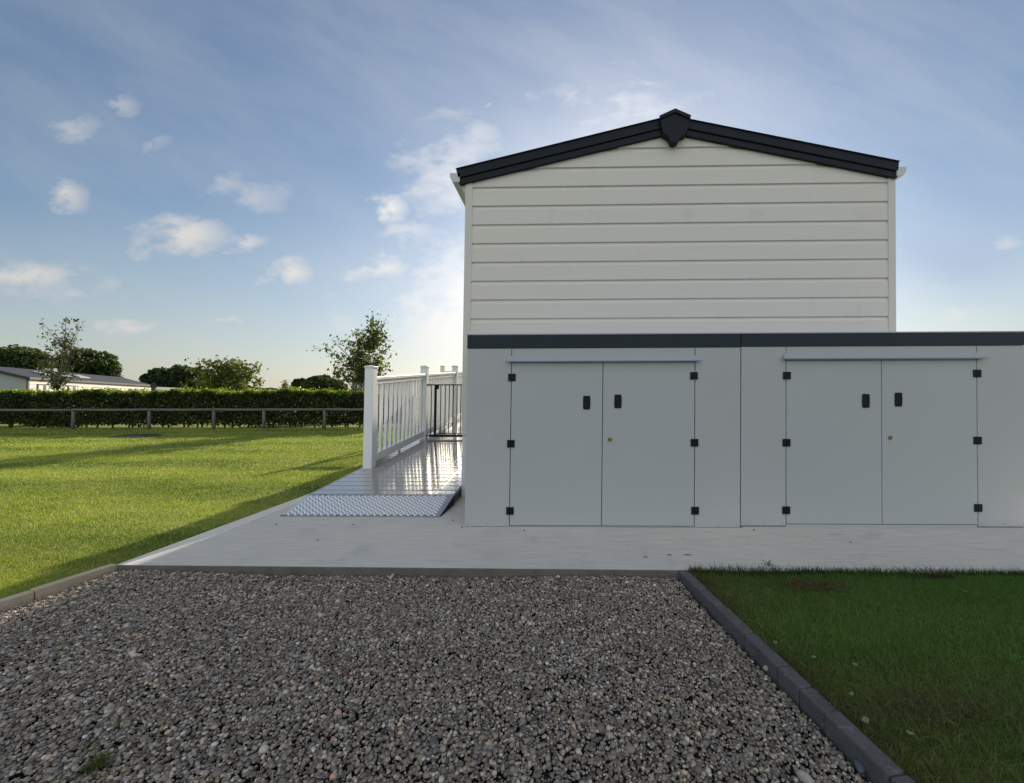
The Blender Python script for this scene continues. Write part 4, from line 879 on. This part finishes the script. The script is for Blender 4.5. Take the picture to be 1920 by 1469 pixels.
# ------------------------------------------------------------------ caravans beyond the hedge
def caravan(name, A, B, W, eave, rise, label, wall, wins=(), roofm='roof', sky=(), board=.19, ov=.12):
    """A near corner, B far corner of the long wall facing the viewer; W width to the other side"""
    A = Vector(A); B = Vector(B); d = (B-A).normalized(); L_ = (B-A).length; n = Vector((d.y, -d.x))
    if n.dot(-A) < 0: n = -n
    g = thing(name, (A.x, A.y, 0), label, 'caravan'); z0 = .45
    rows = siding_rows(z0, eave, board, 0)
    siding('long_wall', A, d, n, lambda z: 0, lambda z: L_, rows, wall, g)
    def P3(s, t, z): p = A + d*s - n*t; return (p.x, p.y, z)
    b = MB(); b.add([P3(0,.031,z0), P3(0,W,z0), P3(0,W,eave), P3(0,W/2,eave+rise), P3(0,.031,eave)], [(0,1,2,3,4)]); b.add([P3(L_,.031,z0), P3(L_,W,z0), P3(L_,W,eave), P3(L_,W/2,eave+rise), P3(L_,.031,eave)], [(4,3,2,1,0)])
    b.add([P3(0,W,z0), P3(L_,W,z0), P3(L_,W,eave), P3(0,W,eave)], [(0,1,2,3)]); b.mk('end_wall', MAT['cwallg'], g)
    b = MB(); b.add([P3(-ov,-ov,eave-.02), P3(L_+ov,-ov,eave-.02), P3(L_+ov,W/2,eave+rise+.05), P3(-ov,W/2,eave+rise+.05), P3(-ov,W+ov,eave-.02), P3(L_+ov,W+ov,eave-.02)], [(0,1,2,3), (3,2,5,4)])
    b.add([P3(-ov,-ov,eave-.12), P3(L_+ov,-ov,eave-.12), P3(L_+ov,W/2,eave+rise-.08), P3(-ov,W/2,eave+rise-.08), P3(-ov,W+ov,eave-.12), P3(L_+ov,W+ov,eave-.12)], [(3,2,1,0), (4,5,2,3)])
    rf = b.mk('roof', MAT[roofm], g)
    V = [P3(-ov-.01,-ov-.01,eave-.13), P3(L_+ov,-ov-.01,eave-.13), P3(L_+ov,-ov-.01,eave+.0), P3(-ov-.01,-ov-.01,eave+.0), P3(-ov-.01,-ov-.05,eave-.13), P3(L_+ov,-ov-.05,eave-.13), P3(L_+ov,-ov-.05,eave+.0), P3(-ov-.01,-ov-.05,eave+.0)]
    mk('gutter', V, [(0,1,2,3),(7,6,5,4),(0,4,5,1),(1,5,6,2),(2,6,7,3),(3,7,4,0)], MAT['dtrim'], g)
    for s_ in (-ov-.012,):
        V = [P3(s_,-ov,eave-.16), P3(s_,W/2,eave+rise-.10), P3(s_,W/2,eave+rise+.06), P3(s_,-ov,eave)] ; V2 = [P3(s_-.03,-ov,eave-.16), P3(s_-.03,W/2,eave+rise-.10), P3(s_-.03,W/2,eave+rise+.06), P3(s_-.03,-ov,eave)]
        mk('bargeboard', V+V2, [(0,1,2,3),(7,6,5,4),(0,4,5,1),(1,5,6,2),(2,6,7,3),(3,7,4,0)], MAT['dtrim'], g)
        V = [P3(s_,W+ov,eave-.16), P3(s_,W/2,eave+rise-.10), P3(s_,W/2,eave+rise+.06), P3(s_,W+ov,eave)] ; V2 = [P3(s_-.03,W+ov,eave-.16), P3(s_-.03,W/2,eave+rise-.10), P3(s_-.03,W/2,eave+rise+.06), P3(s_-.03,W+ov,eave)]
        mk('bargeboard', V+V2, [(0,1,2,3),(7,6,5,4),(0,4,5,1),(1,5,6,2),(2,6,7,3),(3,7,4,0)], MAT['dtrim'], g)
    for (s0, s1, za, zb2) in wins:
        def pan(nm, a, c, e, f, o0, o1, m, par):
            V = [P3(a,-o0,e), P3(c,-o0,e), P3(c,-o0,f), P3(a,-o0,f), P3(a,-o1,e), P3(c,-o1,e), P3(c,-o1,f), P3(a,-o1,f)]
            return mk(nm, V, [(0,1,2,3),(7,6,5,4),(0,4,5,1),(1,5,6,2),(2,6,7,3),(3,7,4,0)], m, par)
        wn = pan('window', s0, s1, za, zb2, .0125, .04, MAT['dtrim'], g); pan('pane', s0+.06, s1-.06, za+.06, zb2-.06, .0405, .045, MAT['glass'], wn)
        pan('curtain', s0+.08, s0+(s1-s0)*.42, za+.08, zb2-.08, .0455, .048, MAT['curtain'], wn); pan('curtain', s1-(s1-s0)*.30, s1-.08, za+.08, zb2-.08, .0455, .048, MAT['curtain'], wn)
    for (s0, s1) in sky:
        def rp(s, f): p = A + d*s + n*(ov*(1-f)) - n*(W/2)*f; return (p.x, p.y, eave-.02 + (rise+.07)*f + .03)
        V = [rp(s0,.35), rp(s1,.35), rp(s1,.62), rp(s0,.62)]; V2 = [(v[0], v[1], v[2]+.06) for v in V]
        mk('skylight', V+V2, [(3,2,1,0),(4,5,6,7),(0,1,5,4),(1,2,6,5),(2,3,7,6),(3,0,4,7)], MAT['cwallg'], rf)
    V = [P3(0,-.03,z0), P3(.12,-.03,z0), P3(.12,-.03,eave-.13), P3(0,-.03,eave-.13), P3(0,.03,z0), P3(.12,.03,z0), P3(.12,.03,eave-.13), P3(0,.03,eave-.13)]
    mk('corner_trim', V, [(3,2,1,0),(4,5,6,7),(0,1,5,4),(1,2,6,5),(2,3,7,6),(3,0,4,7)], MAT['dtrim'], g)
    b = MB(); b.add([P3(.1,.1,0), P3(L_-.1,.1,0), P3(L_-.1,W-.1,0), P3(.1,W-.1,0), P3(.1,.1,z0), P3(L_-.1,.1,z0), P3(L_-.1,W-.1,z0), P3(.1,W-.1,z0)], [(3,2,1,0),(4,5,6,7),(0,1,5,4),(1,2,6,5),(2,3,7,6),(3,0,4,7)]); b.mk('base_skirt', MAT['cwallg'], g)
    return g, A, d, n
yA, yB_ = 22.7, 34.8
A = (S(51, 720, yA)[0], yA); B = (S(283, 722, yB_)[0], yB_)
eaveA = S(51, 707.5, yA)[1]
print('caravan', A, B, eaveA, S(283, 722, yB_)[1])
def along_px(px):
    r = ray(px, 722); k = r.x/r.y; dx, dy = B[0]-A[0], B[1]-A[1]; t = (k*A[1]-A[0])/(dx-k*dy); return t*math.hypot(dx, dy)
ws = [(along_px(a), along_px(c), z0_, z1_) for a, c, z0_, z1_ in ((68.5,91,eaveA-1.35,eaveA-.36),(126,145,eaveA-1.35,eaveA-.36),(201.5,216.5,eaveA-1.0,eaveA-.42),(252.5,276,eaveA-1.35,eaveA-.36))]
caravan('static_caravan', A, B, 4.1, eaveA, .62, 'long cream static caravan with dark roof behind the left part of the hedge', MAT['cwall'], ws, sky=((along_px(110), along_px(122)), (along_px(140), along_px(158)), (along_px(172), along_px(190))))
# satellite dish on the far corner
dx_, dz_ = S(288, 724, 33.5); g = thing('satellite_dish', (dx_, 33.5, 0), 'dark round satellite dish on a pole at the far end of the long caravan', 'satellite dish')
b = MB(); b.tube([(dx_, 33.6, 0), (dx_, 33.6, dz_)], .025, 8); b.mk('pole', MAT['dtrim'], g)
b = MB()
rings = []
for i in range(5):
    r = .30*i/4; yy = 33.5 - .0 + .35*(1-(i/4)**2)*.25
    rings.append([(dx_+r*math.cos(t*math.pi/8), yy, dz_+r*math.sin(t*math.pi/8)) for t in range(16)])
for i in range(4):
    b.add(rings[i]+rings[i+1], [(t, (t+1)%16, (t+1)%16+16, t+16) for t in range(16)])
b.mk('dish', MAT['dtrim'], g, smooth=True)
def cpx(pa, ya, pb, yb): return (S(pa, 725, ya)[0], ya), (S(pb, 725, yb)[0], yb)
a, c = cpx(297, 40, 372, 46); caravan('static_caravan', a, c, 4, S(330, 732, 42)[1], .32, 'grey roofed static caravan low behind the hedge beside the satellite dish', MAT['cwallg'], (), 'cwallg')
a, c = cpx(506, 60, 540, 72); caravan('static_caravan', a, c, 5, S(500, 731, 60)[1], .42, 'pale caravan gable far behind the hedge, left of the wispy sapling', MAT['cwall'])
a, c = cpx(541, 48, 585, 54); caravan('static_caravan', a, c, 4, S(555, 733, 50)[1], .28, 'grey caravan roof just above the hedge, right of the sapling', MAT['cwallg'], (), 'cwallg')
a, c = (S(661, 725, 21)[0], 21), (S(704, 725, 20.4)[0], 20.4)
zE = S(662, 712, 21)[1]; caravan('static_caravan', a, c, 2.6, zE, .15, 'blue grey clad caravan corner behind the birch and first railing post', MAT['cwallg'], ((.30, .95, zE-1.1, zE-.2), (1.2, 1.6, zE-1.1, zE-.2)), board=.22, ov=.2)
# distant low hills
hl = []; n = 90
for i in range(n+1):
    x = -700 + 1500*i/n; hl.append((x, 5.5 + 3*math.sin(i*.31) + 2*math.sin(i*.83+1) + .8*math.sin(i*2.3)))
V = [(x, 640, -1) for x, h in hl] + [(x, 700, h) for x, h in hl] + [(x, 900, -1) for x, h in hl]
Fc = [(i, i+1, n+1+i+1, n+1+i) for i in range(n)] + [(n+1+i, n+1+i+1, 2*n+2+i+1, 2*n+2+i) for i in range(n)]
struct(mk('hills', V, Fc, mat('far_hills', (.06,.085,.07), .9, nscale=.05, nvar=.3), smooth=True))
